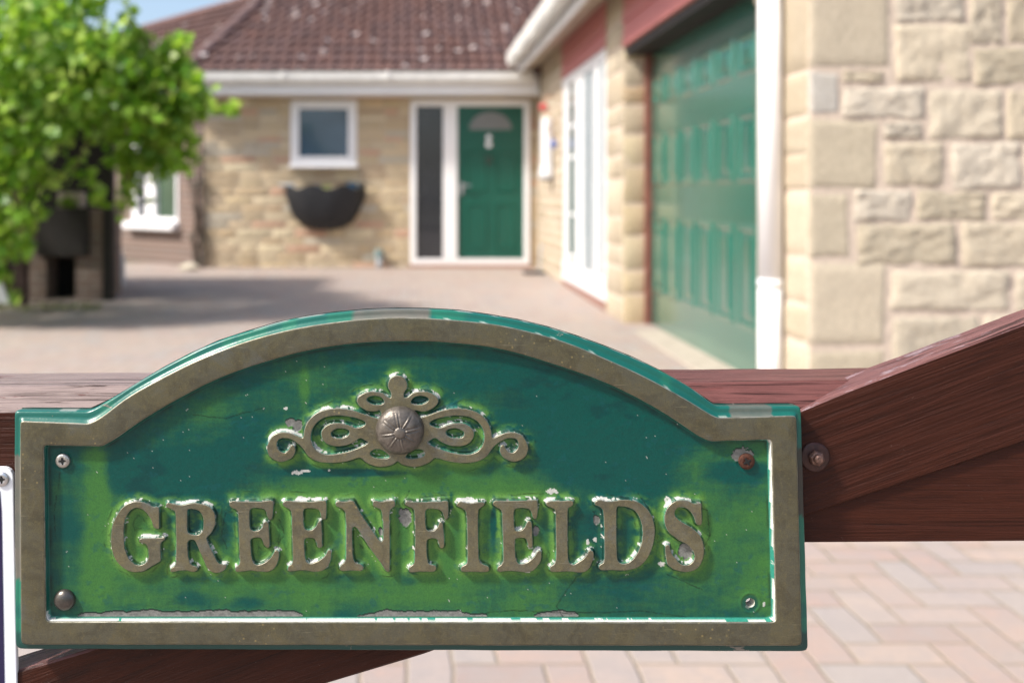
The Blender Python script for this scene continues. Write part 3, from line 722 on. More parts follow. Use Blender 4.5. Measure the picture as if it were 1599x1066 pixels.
# ------------------------------------------------------------------ leaves
def leaf_cloud(mb, pts, size=(.055, .10), updir=.5):
    prof = [(0, 0), (.28, .10), (.50, .02), (.42, .30), (.55, .55), (.25, .62), (0, 1.0)]
    for p in pts:
        s = random.uniform(*size)
        nrm_ = Vector((random.gauss(0, .6)-.25, random.gauss(0, .6)-.35, random.gauss(0, .45)+updir)).normalized()
        t_ = nrm_.orthogonal().normalized(); t_.rotate(Matrix.Rotation(random.uniform(0, 6.28), 3, nrm_)); b_ = nrm_.cross(t_)
        fold = random.uniform(.05, .3)
        L_ = [Vector(p)+(-b_*x+nrm_*fold*x+t_*y)*s for (x, y) in prof]
        Rr = [Vector(p)+(b_*x+nrm_*fold*x+t_*y)*s for (x, y) in prof[1:-1]]
        o = len(mb.v); mb.v += [tuple(q_) for q_ in L_+Rr]; mb.c += [(1, 1, 1)]*(len(L_)+len(Rr)); n = len(prof)
        mb.f.append(tuple(o+i for i in range(n))); mb.f.append((o+n-1,)+tuple(o+n+i for i in range(n-3, -1, -1))[0:0]+tuple(o+i for i in range(n+n-3, n-1, -1))+(o,))
# climber crown: blobs given where they stand (photo x, photo y, radius px, depth m, weight)
blobs = [(60,60,95,7.6),(125,75,52,7.7),(110,120,90,7.4),(200,125,60,7.8),(240,130,60,7.9),(180,180,70,7.7),(260,170,50,7.9),(292,168,24,7.8),
         (20,160,90,7.3),(-60,120,130,7.4),(50,235,60,7.3),(10,300,70,7.2),(-60,300,90,7.3),(215,225,50,8.0),(235,255,36,8.1),(15,370,48,7.3),
         (-60,400,60,7.4),(-160,200,150,7.6),(170,115,45,8.4),(255,215,30,8.2),(-250,250,180,8.0),(72,24,52,8.2),(40,-20,60,8),(-80,-20,120,8.2),(190,265,25,8.2),
         (80,110,80,8.8),(190,150,55,9.0),(0,100,120,8.9),(10,-60,60,8.3),(270,110,22,8.2),(188,92,36,7.9),(262,95,30,7.9),(235,180,45,7.7)]
climber = thing('climbing_vine', (-3.6, 9.3, gz(9.3)), 'large bright green climbing vine sprawling over the dark timber shelter', 'climber')
mb = MB()
for (bx, by, br, bz) in blobs:
    c = P(bx, by, bz); r_ = br*bz/F*.88
    n_ = int(300*(r_/.4)**2)+50
    for _ in range(n_):
        d = Vector((random.gauss(0, 1), random.gauss(0, 1), random.gauss(0, 1))).normalized()
        rr_ = r_*random.uniform(.35, 1.0)**.45*(1+.28*math.sin(d.x*7+bx)*math.sin(d.z*6+by)+.1*random.random())
        leaf = c+Vector((d.x*rr_, d.y*rr_*1.0, d.z*rr_)); mb.n += 1
        lx, ly = X0+leaf.x*F/leaf.y, Y0-(leaf.z-H)*F/leaf.y
        if 70 < lx < 188 and ly > 232+random.gauss(0, 7)+(18 if lx > 150 else 0): continue     # the open, shaded front of the shelter
        leaf_cloud(mb, [leaf])
# sprays that break the outline: thin stems arching out of the mass with leaves along them
rs_ = random.Random(11)
sprays = []
for (bx, by, br, bz) in blobs:
    for _ in range(3 if br > 40 else 2):
        a_ = rs_.uniform(-1.0, math.pi+.6); c0 = P(bx, by, bz); rr_ = br*bz/F
        d_ = Vector((math.cos(a_), rs_.uniform(-.7, .2), math.sin(a_)*.8+.1)).normalized()
        p0 = c0+d_*rr_*.6; p1 = c0+d_*rr_*1.05; p2 = c0+d_*rr_*1.25+Vector((0, 0, -.02)); p3 = p2+d_*.14+Vector((0, 0, -.09))
        lx, ly = X0+p3.x*F/p3.y, Y0-(p3.z-H)*F/p3.y
        if 45 < lx < 200 and ly > 225: continue
        sprays.append([p0, p1, p2, p3])
for sp_ in sprays:
    for a_, b_ in zip(sp_[:-1], sp_[1:]):
        for k in range(8): leaf_cloud(mb, [a_.lerp(b_, random.random())+Vector((random.gauss(0, .035), random.gauss(0, .035), random.gauss(0, .035)))], (.06, .12))
# trailing shoots
shoots = [[(300,170,7.8),(345,168,7.7),(375,172,7.7)],[(290,130,7.8),(305,110,7.8)],[(60,230,7.2),(30,235,7.1),(0,242,7.0)],[(150,190,7.6),(120,260,7.4),(60,290,7.3),(15,270,7.2)],
          [(200,270,8.0),(195,310,8.0),(188,350,8.2)],[(220,60,7.8),(190,25,7.8),(200,5,7.8)],[(140,15,7.7),(170,-5,7.7)],[(40,330,7.2),(28,390,7.2)],[(130,270,7.6),(150,300,7.7),(158,320,7.8)],[(270,110,7.9),(300,100,7.9)]]
tw = MB()
for sp_ in sprays: tw.tube(sp_, [.008, .006, .004, .003], 5)
for sh in shoots:
    p_ = [P(*s) for s in sh]; t1_ = MB(); t1_.tube(p_, [.012]+[.005]*(len(p_)-1), 5); t1_.build('shoot', M['twig'], climber)
    (lambda *a: None)(p_, [.012]+[.005]*(len(p_)-1), 5)
    for a_, b_ in zip(p_[:-1], p_[1:]):
        for k in range(14): leaf_cloud(mb, [a_.lerp(b_, random.random())+Vector((random.gauss(0, .03), random.gauss(0, .03), random.gauss(0, .03)))], (.06, .11))
mb.keep = True
mb.build('crown', M['leaf'], climber)
tw.build('twigs', M['twig'], climber)['kind'] = 'stuff'
mb = MB(); 
for k in range(4):
    pts = [Vector((-3.95+.06*k, 9.2+.05*k, gz(9)))]
    for j in range(8): pts.append(pts[-1]+Vector((random.gauss(.02, .06), random.gauss(-.02, .05), .27)))
    mb.tube(pts, [.05-.004*j for j in range(len(pts))], 8)
mb.build('trunk', M['bark'], climber, smooth=True)
# thin dark climber stems on the house corner
cs = thing('wall_creeper', (CX-.05, ZW-.05, 0), 'thin dark leafless creeper stems climbing the corner between brick and stone', 'creeper')
mb = MB()
for k in range(9):
    p = Vector((CX+random.uniform(-.10, .03), ZW-.05, -.02)); pts = [p]
    for j in range(10): p = p+Vector((random.gauss(-.006, .035), random.uniform(-.008, .008), .17)); p.y = min(ZW-.035, p.y); pts.append(p.copy())
    mb.tube(pts, [.013-.001*j for j in range(len(pts))], 6)
mb.build('stems', M['bark'], cs)
mb = MB()
for _ in range(80):
    t = random.random(); leaf_cloud(mb, [Vector((CX+random.gauss(-.05, .05), ZW-.06, t*1.7+.05))], (.03, .06))
mb.build('leaves', simple('dark_ivy', (.03, .035, .02), .7), cs)

# ------------------------------------------------------------------ timber shelter, barbecue
sh = thing('timber_shelter', (-3.6, 10, gz(10)), 'dark open-fronted timber shelter half hidden under the climbing vine', 'shelter')
SY = 9.2
def X_(px, Y): return (px-X0)*Y/F
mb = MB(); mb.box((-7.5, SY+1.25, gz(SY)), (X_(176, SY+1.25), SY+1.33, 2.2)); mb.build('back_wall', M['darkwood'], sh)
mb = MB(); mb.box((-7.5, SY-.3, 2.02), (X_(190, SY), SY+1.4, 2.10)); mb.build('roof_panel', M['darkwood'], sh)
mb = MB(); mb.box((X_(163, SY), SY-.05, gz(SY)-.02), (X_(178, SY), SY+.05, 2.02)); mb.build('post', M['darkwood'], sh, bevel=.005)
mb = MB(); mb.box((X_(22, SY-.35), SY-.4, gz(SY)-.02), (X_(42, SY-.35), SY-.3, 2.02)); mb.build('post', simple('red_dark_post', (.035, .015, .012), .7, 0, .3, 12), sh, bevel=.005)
bq = thing('brick_barbecue', (X_(100, SY), SY, gz(SY)), 'brick barbecue with a dark board and black firebox in the shade of the shelter', 'barbecue')
mb = MB(); zb0 = gz(SY)-.02
mb.box((X_(42, SY), SY, zb0), (X_(72, SY), SY+.6, .80)); mb.box((X_(118, SY), SY, zb0), (X_(160, SY), SY+.6, .80))
mb.box((X_(72, SY), SY+.02, .36), (X_(118, SY), SY+.6, .80)); mb.box((X_(72, SY), SY+.5, zb0), (X_(118, SY), SY+.598, .36))
mb.build('brick_body', M['brick'], bq)
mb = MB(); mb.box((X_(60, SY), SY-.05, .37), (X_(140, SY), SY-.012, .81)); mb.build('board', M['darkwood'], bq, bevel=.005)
mb = MB(); mb.box((X_(73, SY), SY+.3, zb0), (X_(117, SY), SY+.49, .355)); mb.build('firebox', M['void'], bq)
q = P(112, 333, SY+.2); tb = thing('plant_tub', (q.x, q.y, .80), 'small pale tub of green leaves on top of the brick barbecue', 'plant pot')
mb = MB(); mb.box((q.x-.11, q.y-.08, .812), (q.x+.11, q.y+.08, .96)); mb.build('tub', M['conc'], tb, bevel=.01)
mb = MB(); mb.keep = True; leaf_cloud(mb, [Vector((q.x+random.gauss(0, .05), q.y-.09, .86+random.gauss(0, .04))) for _ in range(24)], (.04, .07)); mb.build('leaves', M['leaf'], tb)
# bottle by the post and small white sign at the far left
q = P(187, 418, 10.6); bt = thing('gas_bottle', (q.x, q.y, gz(10.6)), 'small pale grey bottle standing just behind the dark shelter post', 'bottle')
mb = MB(); mb.lathe((q.x, q.y, gz(10.6)), (0, 0, 1), [(0, 0), (.05, 0), (.055, .02), (.055, .26), (.04, .31), (.025, .33)], 16); mb.build('body', simple('pale_enamel', (.45, .50, .55), .4), bt, smooth=True)
mb = MB(); mb.lathe((q.x, q.y, gz(10.6)), (0, 0, 1), [(.025, .33), (.03, .335), (.03, .37), (0, .375)], 12); mb.build('cap', M['white'], bt)
q0, q1 = P(-14, 478, 8.9), P(-18, 436, 8.9)
ws = thing('leaning_board', (P(0, 478, 8.9).x, 8.9, gz(8.9)), 'white board leaning sideways on the paving at the left edge, in front of the shelter', 'board')
mb = MB(); pl = [P(x, y, 8.9) for (x, y) in ((-60, 484), (18, 481), (2, 440), (-60, 440))]
mb.add([p+yv*dy for dy in (0, .02) for p in pl], [(0, 1, 2, 3), (7, 6, 5, 4), (0, 4, 5, 1), (1, 5, 6, 2), (2, 6, 7, 3), (3, 7, 4, 0)]); mb.build('face', M['white'], ws)
mb = MB(); mb.tube([P(-30, 478, 8.95), P(-34, 445, 8.95)+yv*.06], .012, 6); mb.build('prop', M['grey'], ws)
# ground-cover weeds at the foot of the shelter
mb = MB(); mb.keep = True
for _ in range(260):
    px = random.uniform(-30, 160); Y = random.uniform(8.35, 8.75) + random.gauss(0, .05)
    leaf_cloud(mb, [Vector((X_(px, Y), Y, gz(Y)+random.uniform(.0, .02)))], (.015, .04), 1.0)
o = mb.build('weeds', simple('weeds', (.12, .14, .03), .7, 0, .4, 5), None); o['kind'] = 'stuff'; o['label'] = 'low weeds and dry leaves along the shaded edge of the paving'; o['category'] = 'weeds'

# ------------------------------------------------------------------ GATE
YG = .577                                  # front face of the gate rail
gate = thing('wooden_gate', (0, YG+.03, gz(.6)), 'dark red-brown stained wooden gate carrying the green house sign', 'gate')
def prism(mb, poly, y0, y1):               # poly: (x, z) corners, extruded along Y
    n = len(poly); mb.add([(x, y0, z) for x, z in poly]+[(x, y1, z) for x, z in poly],
        [tuple(range(n)), tuple(range(2*n-1, n-1, -1))]+[(i, (i+1) % n, n+(i+1) % n, n+i) for i in range(n)])
def pz(x, y, Y=YG): p = P(x, y, Y); return (p.x, p.z)
# the rail: cross-section (y, z) swept along X with a slight fall to the left
def railz(x, zpx): # height of photo row zpx at photo-x 640 on the rail face, tilted like the photo
    return H-(zpx-Y0)*YG/F + x*0.0065
def rail_mesh(lo):
    m = MB(); xs = list(np.linspace(-1.75, 1.55, 90)); vs = []; fs = []
    prof = [('b', .0, 850), ('b', 0, 640), ('b', .001, 634), ('b', .0115, 607.5), ('b', .0135, 605), ('b', .054, 605), ('b', .056, 612), ('b', .056, 850)]
    for x in xs:
        for (_, dy, zp) in prof: vs.append((x, YG+dy, railz(x, zp)+ (random.uniform(-.0003, .0003) if dy > 0.0005 and zp < 640 else 0)))
    n = len(prof)
    for i in range(len(xs)-1):
        for k in range(n): fs.append((i*n+k, i*n+(k+1) % n, (i+1)*n+(k+1) % n, (i+1)*n+k))
    m.add(vs, fs); return m
ro = rail_mesh(0).build('top_rail', M['wood'], gate)
ro.data.materials.append(M['wood_top'])
for pgn in ro.data.polygons:
    if pgn.normal.z > .25: pgn.material_index = 1
# brace: straight board from the lower left, kinking up to the right
YB = .5745; topl = [(-560, 1238), (30, 1046), (130, 1017), (700, 828), (1245, 642), (1330, 607), (1599, 505), (2300, 238)]
botl = [(-560, 1440), (500, 1069), (660, 1021), (1260, 805), (1599, 690), (2300, 452)]
mb = MB()
def interp(l, x): return float(np.interp(x, [p[0] for p in l], [p[1] for p in l]))
xs = sorted(set(list(np.linspace(-560, 2300, 120))+[1245, 1599]))
vs = []; fs = []
for x in xs:
    a_, b_ = interp(topl, x), interp(botl, x)
    A_, B_ = P(x, a_, YB), P(x, b_, YB); j_ = random.uniform(-.0002, .0002)
    vs += [Vector((B_.x, YB+.0012, B_.z-.0004)), Vector((B_.x, YB, B_.z+.0010)), Vector((A_.x, YB, A_.z-.0012)), Vector((A_.x, YB+.0016, A_.z+j_)), Vector((A_.x, YB+.024, A_.z+j_)), Vector((A_.x, YB+.026, A_.z-.002)), B_+yv*.026]
for i in range(len(xs)-1):
    for k in range(7): fs.append((i*7+k, i*7+(k+1) % 7, i*7+7+(k+1) % 7, i*7+7+k))
fs += [tuple(range(7)), tuple(range(len(xs)*7-1, len(xs)*7-8, -1))]
mb.add(vs, fs); br_ = mb.build('brace', M['wood_b'], gate); br_.data.materials.append(M['wood_top_b'])
for pgn in br_.data.polygons:
    if pgn.normal.z > .35 and pgn.normal.z < .99 or pgn.normal.z > .9: pgn.material_index = 1
mb = MB(); mb.box((-1.83, YG-.01, gz(.6)+.06), (-1.75, YG+.06, .83)); mb.build('stile', M['wood'], gate, bevel=.004)
mb = MB(); mb.box((1.0, YG-.01, gz(.6)+.06), (1.09, YG+.0, 1.15)); mb.box((1.0, YG+.002, gz(.6)+.06), (1.09, YG+.06, 1.15)); mb.build('stile', M['wood'], gate, bevel=.004)
mb = MB(); mb.box((-1.75, YG+.002, .02), (1.0, YG+.05, .17)); mb.build('bottom_rail', M['wood'], gate, bevel=.004)
# bolt and washer
q = P(1272, 713, YB); mb = MB(); mb.lathe(q, (0, -1, 0), [(.0085, -.002), (.0085, .0006), (.0075, .0011), (.002, .0012)], 32)
wsh = mb.build('washer', simple('stained_washer', (.05, .018, .014), .45, .2, .4, 300, .0003), gate, smooth=True)
mb = MB(); mb.lathe(q, (0, -1, 0), [(.0046, .001), (.0048, .0035), (.0040, .0046), (.0028, .005)], 6); mb.lathe(q, (0, -1, 0), [(.0028, .004), (.0027, .0068), (.0018, .0076), (0, .0078)], 20)
mb.build('bolt', simple('bolt_iron', (.16, .09, .07), .4, .5, .5, 500, .0002), gate)
# knot crack on the brace
q = P(1592, 652, YB-.0003)

# white-edged plate at the left ------------------------------------------------------------
plate = thing('white_edged_plate', P(-40, 900, .573), 'white-edged navy plate screwed to the gate, cut off by the left edge of the photo', 'sign')
mb = MB(); YP = .573
cor = [(-150, 1130), (27.5, 1130), (20.5, 745)]+[(20.5-14+14*math.cos(t), 745-14*math.sin(t)*1.1) for t in (R(20), R(45), R(70), R(90))]+[(-150, 727)]
prism(mb, [pz(x, y, YP) for x, y in cor], YP, YP+.0035); mb.build('plate', M['white'], plate, bevel=.0006)
mb = MB(); prism(mb, [pz(x, y, YP) for x, y in [(-140, 1120), (8, 1120), (2.5, 800), (0, 766), (-10, 757), (-140, 757)]], YP-.0003, YP+.001); mb.build('print', M['navy'], plate)
def screw(name, px, py, Y, r, mat, parent, label=None, cross=True, rot=.1):
    m = MB(); c = P(px, py, Y); m.lathe(c, (0, -1, 0), [(r, -.001), (r*1.0, .0003), (r*.9, .0008), (r*.62, .0011), (r*.5, .0011)], 28)
    # recessed cross: four wedge walls
    o = m.build(name, mat, parent, smooth=True)
    m2 = MB(); m2.lathe(c, (0, -1, 0), [(r*.52, .0011), (r*.40, .0009), (0, .0008)], 28); o2 = m2.build('socket', mat, o, smooth=True)
    m3 = MB()
    for k in (0, 1):
        a_ = rot+k*math.pi/2; dx, dz = math.cos(a_), math.sin(a_); w_ = r*.13; l_ = r*.52
        pl_ = [(c.x+dx*s*l_-dz*t*w_, c.z+dz*s*l_+dx*t*w_) for (s, t) in ((-1, -.5), (-.2, -1.2), (.2, -1.2), (1, -.5), (1, .5), (.2, 1.2), (-.2, 1.2), (-1, .5))]
        prism(m3, pl_, Y-.00125-.00002*k, Y-.0007)
    m3.build('cross_slot', M['void'], o)
    if label: o['label'] = label
    return o
screw('screw', 3, 748, YP-.0004, .0042, M['steel'], plate)

# ------------------------------------------------------------------ THE SIGN
YS = .56
sign = thing('house_sign', P(640, 1012, YS), 'cast brass and green painted name sign reading GREENFIELDS with an arched top', 'sign')
MM = YS/F                                   # metres per sign pixel
def S(u, v, d=0.): return Vector(((u-X0)*MM, YS+d, H-(v-Y0)*MM))   # sign coordinates, d metres behind the front face
def conv(pts, org, sc): return [(org[0]+x/sc, org[1]+y/sc) for x, y in pts]
def at(pts, Y): return [((x-X0)*Y/YS+X0, (y-Y0)*Y/YS+Y0) for x, y in pts]
def resample(seg, n):
    p = np.array(seg, float); d = np.r_[0, np.cumsum(np.hypot(*np.diff(p, axis=0).T))]; t = np.linspace(0, d[-1], n, endpoint=False)
    return [(np.interp(a, d, p[:, 0]), np.interp(a, d, p[:, 1])) for a in t]
def arc_smooth(seg, k=4):
    p = [np.array(q, float) for q in seg]; out = []
    for i in range(len(p)-1):
        p0 = p[max(i-1, 0)]; p1 = p[i]; p2 = p[i+1]; p3 = p[min(i+2, len(p)-1)]
        for j in range(k):
            t = j/k; out.append(.5*((2*p1)+(-p0+p2)*t+(2*p0-5*p1+4*p2-p3)*t*t+(-p0+3*p1-3*p2+p3)*t**3))
    out.append(p[-1]); return [tuple(q) for q in out]
CN = [40, 130, 40, 90, 200, 80]
def loop(tl, nl_, arch, nr, tr, br, bl):
    segs = [[tl, nl_], arc_smooth([nl_]+arch+[nr]), [nr, tr], [tr, br], [br, bl], [bl, tl]]
    o = []
    for s_, n_ in zip(segs, CN): o += resample(s_, n_)
    o = o[20:]+o[:20]
    for _ in range(3): p = np.array(o); o = [tuple(q) for q in (np.roll(p, 1, 0)+2*p+np.roll(p, -1, 0))/4]
    return o
Lsil = loop((22, 641), (140, 641.5), [(178,620),(237,584),(289,556),(342,532),(400,514),(437.5,503),(491,493),(558.5,485.5),(623,482.5),(706,485),(760,492),(822,503),(885,520),(947.5,542),(1010,568),(1072,601),(1100,621)], (1118, 634.5), (1251, 634), (1262.5, 1017), (24, 1013))
Lbo = loop((31, 657), (138, 661.5), [(157,652),(195,623),(237,598.5),(289,571.5),(342,548.5),(397,529),(464,512.5),(545,500.5),(599,496.5),(666,497),(760,505),(822,517),(885,535),(947,561),(1010,590),(1072,624),(1101,642)], (1119, 652.5), (1244, 649), (1252.5, 1008), (32.5, 1006))
Lbi = loop((68, 695), (159, 697), [(181.6,684),(210,664),(248,640),(316,602.5),(381,575.5),(464,551),(545,537),(599,533),(679,533.5),(760,541),(822,555),(885,575),(947,598),(1010,629),(1057,657.5),(1091,681)], (1108, 689), (1205, 686), (1212, 971.5), (71.5, 970.5))
def lerp_loop(a, b, t): return [(p[0]+(q[0]-p[0])*t, p[1]+(q[1]-p[1])*t) for p, q in zip(a, b)]
def inset(l, px):
    p = np.array(l, float); t = np.roll(p, -1, 0)-np.roll(p, 1, 0); t /= np.hypot(*t.T)[:, None]; n = np.c_[-t[:, 1], t[:, 0]]
    return [tuple(q) for q in (p+n*px)]
def loft(loops, colf=None):
    m = MB(); n = len(loops[0][0]); vs = []
    for (l, d) in loops: vs += [S(x, y, d) for x, y in l]
    fs = [(k*n+i, k*n+(i+1) % n, (k+1)*n+(i+1) % n, (k+1)*n+i) for k in range(len(loops)-1) for i in range(n)]
    m.add(vs, fs)
    if colf: m.cols = True; m.c = [colf(x, y, k) for k, (l, d) in enumerate(loops) for x, y in l]
    return m
if inset([(0, 0), (1, 0), (1, 1), (0, 1)], .1)[0][0] < 0: SG = -1
else: SG = 1
cxm = np.mean([p[0] for p in Lbo]); tmp = inset(Lbo, 5); area = lambda l: abs(sum(a[0]*b[1]-b[0]*a[1] for a, b in zip(l, l[1:]+l[:1])))
SG = 1 if area(tmp) < area(Lbo) else -1
sil = [(x, y) for x, y in Lsil]
from mathutils import noise as mn
def wv1(t, s): return .5+.8*mn.noise(Vector((t*.035, s*7.1, 0)))+.35*mn.noise(Vector((t*.12, s*3.7, 4)))
def flange_col(x, y, k):
    t = x if y < 660 else y+2000
    bare_ = (547+6*wv1(y, 2) < x < 672 and y < 520) or (x < 60 and 712 < y < 905+8*wv1(x, 3)) or (1142 < x < 1207 and y < 660) or (x > 1240 and 702 < y < 808)
    if x > 1240 and 702 < y < 808: return (.045, .028, .022)
    if bare_: return (.13, .12, .10) if k < 7 else (.2, .18, .15)
    if k >= 7 and y < 700 and (k >= 8 or wv1(t, 1) > .80): return (.42, .48, .43)
    if k <= 2 and y < 700 and wv1(t, 5) > .62: return (.30, .34, .30)
    if y > 990: return (.004, .05, .042)
    return (.006, .115, .088) if wv1(t*.3, 4) > .45 else (.012, .15, .095)
# painted back plate with a cove round the brass rim (silhouette is at depth 3.2 mm)
silA = at(sil, .5632); Fm = lambda t: lerp_loop(silA, Lbo, t)
wob = lambda l, a: [(x+a*math.sin(6.2832*i/len(l)*29)*math.sin(6.2832*i/len(l)*7+1), y+a*math.sin(6.2832*i/len(l)*25+2)*math.sin(6.2832*i/len(l)*6)) for i, (x, y) in enumerate(l)]
m = loft([(inset(silA, SG*4), .0135), (inset(silA, SG*1.2), .0125), (silA, .0045), (wob(Fm(.08), .3), .0032), (wob(Fm(.22), .4), .0026), (wob(Fm(.5), .5), .0030), (wob(Fm(.8), .4), .0022), (wob(Fm(.97), .3), .0009), (inset(Lbo, SG*.6), .0006), (inset(Lbo, SG*3), .0006)], flange_col)
bp = m.build('back_plate', M['flange'], sign, smooth=True)
# back closing sheet (leaves a gap where the screw hole is drilled)
# brass rim
m = loft([(Lbo, .0012), (wob(Lbo, .25), .0004), (inset(Lbo, SG*.9), .00008), (inset(Lbo, SG*3), 0), (inset(Lbi, -SG*2.5), 0), (inset(Lbi, -SG*.8), .00008), (wob(Lbi, .3), .0005), (inset(Lbi, SG*.1), .0014)])
m.build('brass_rim', M['brass'], sign, smooth=True)

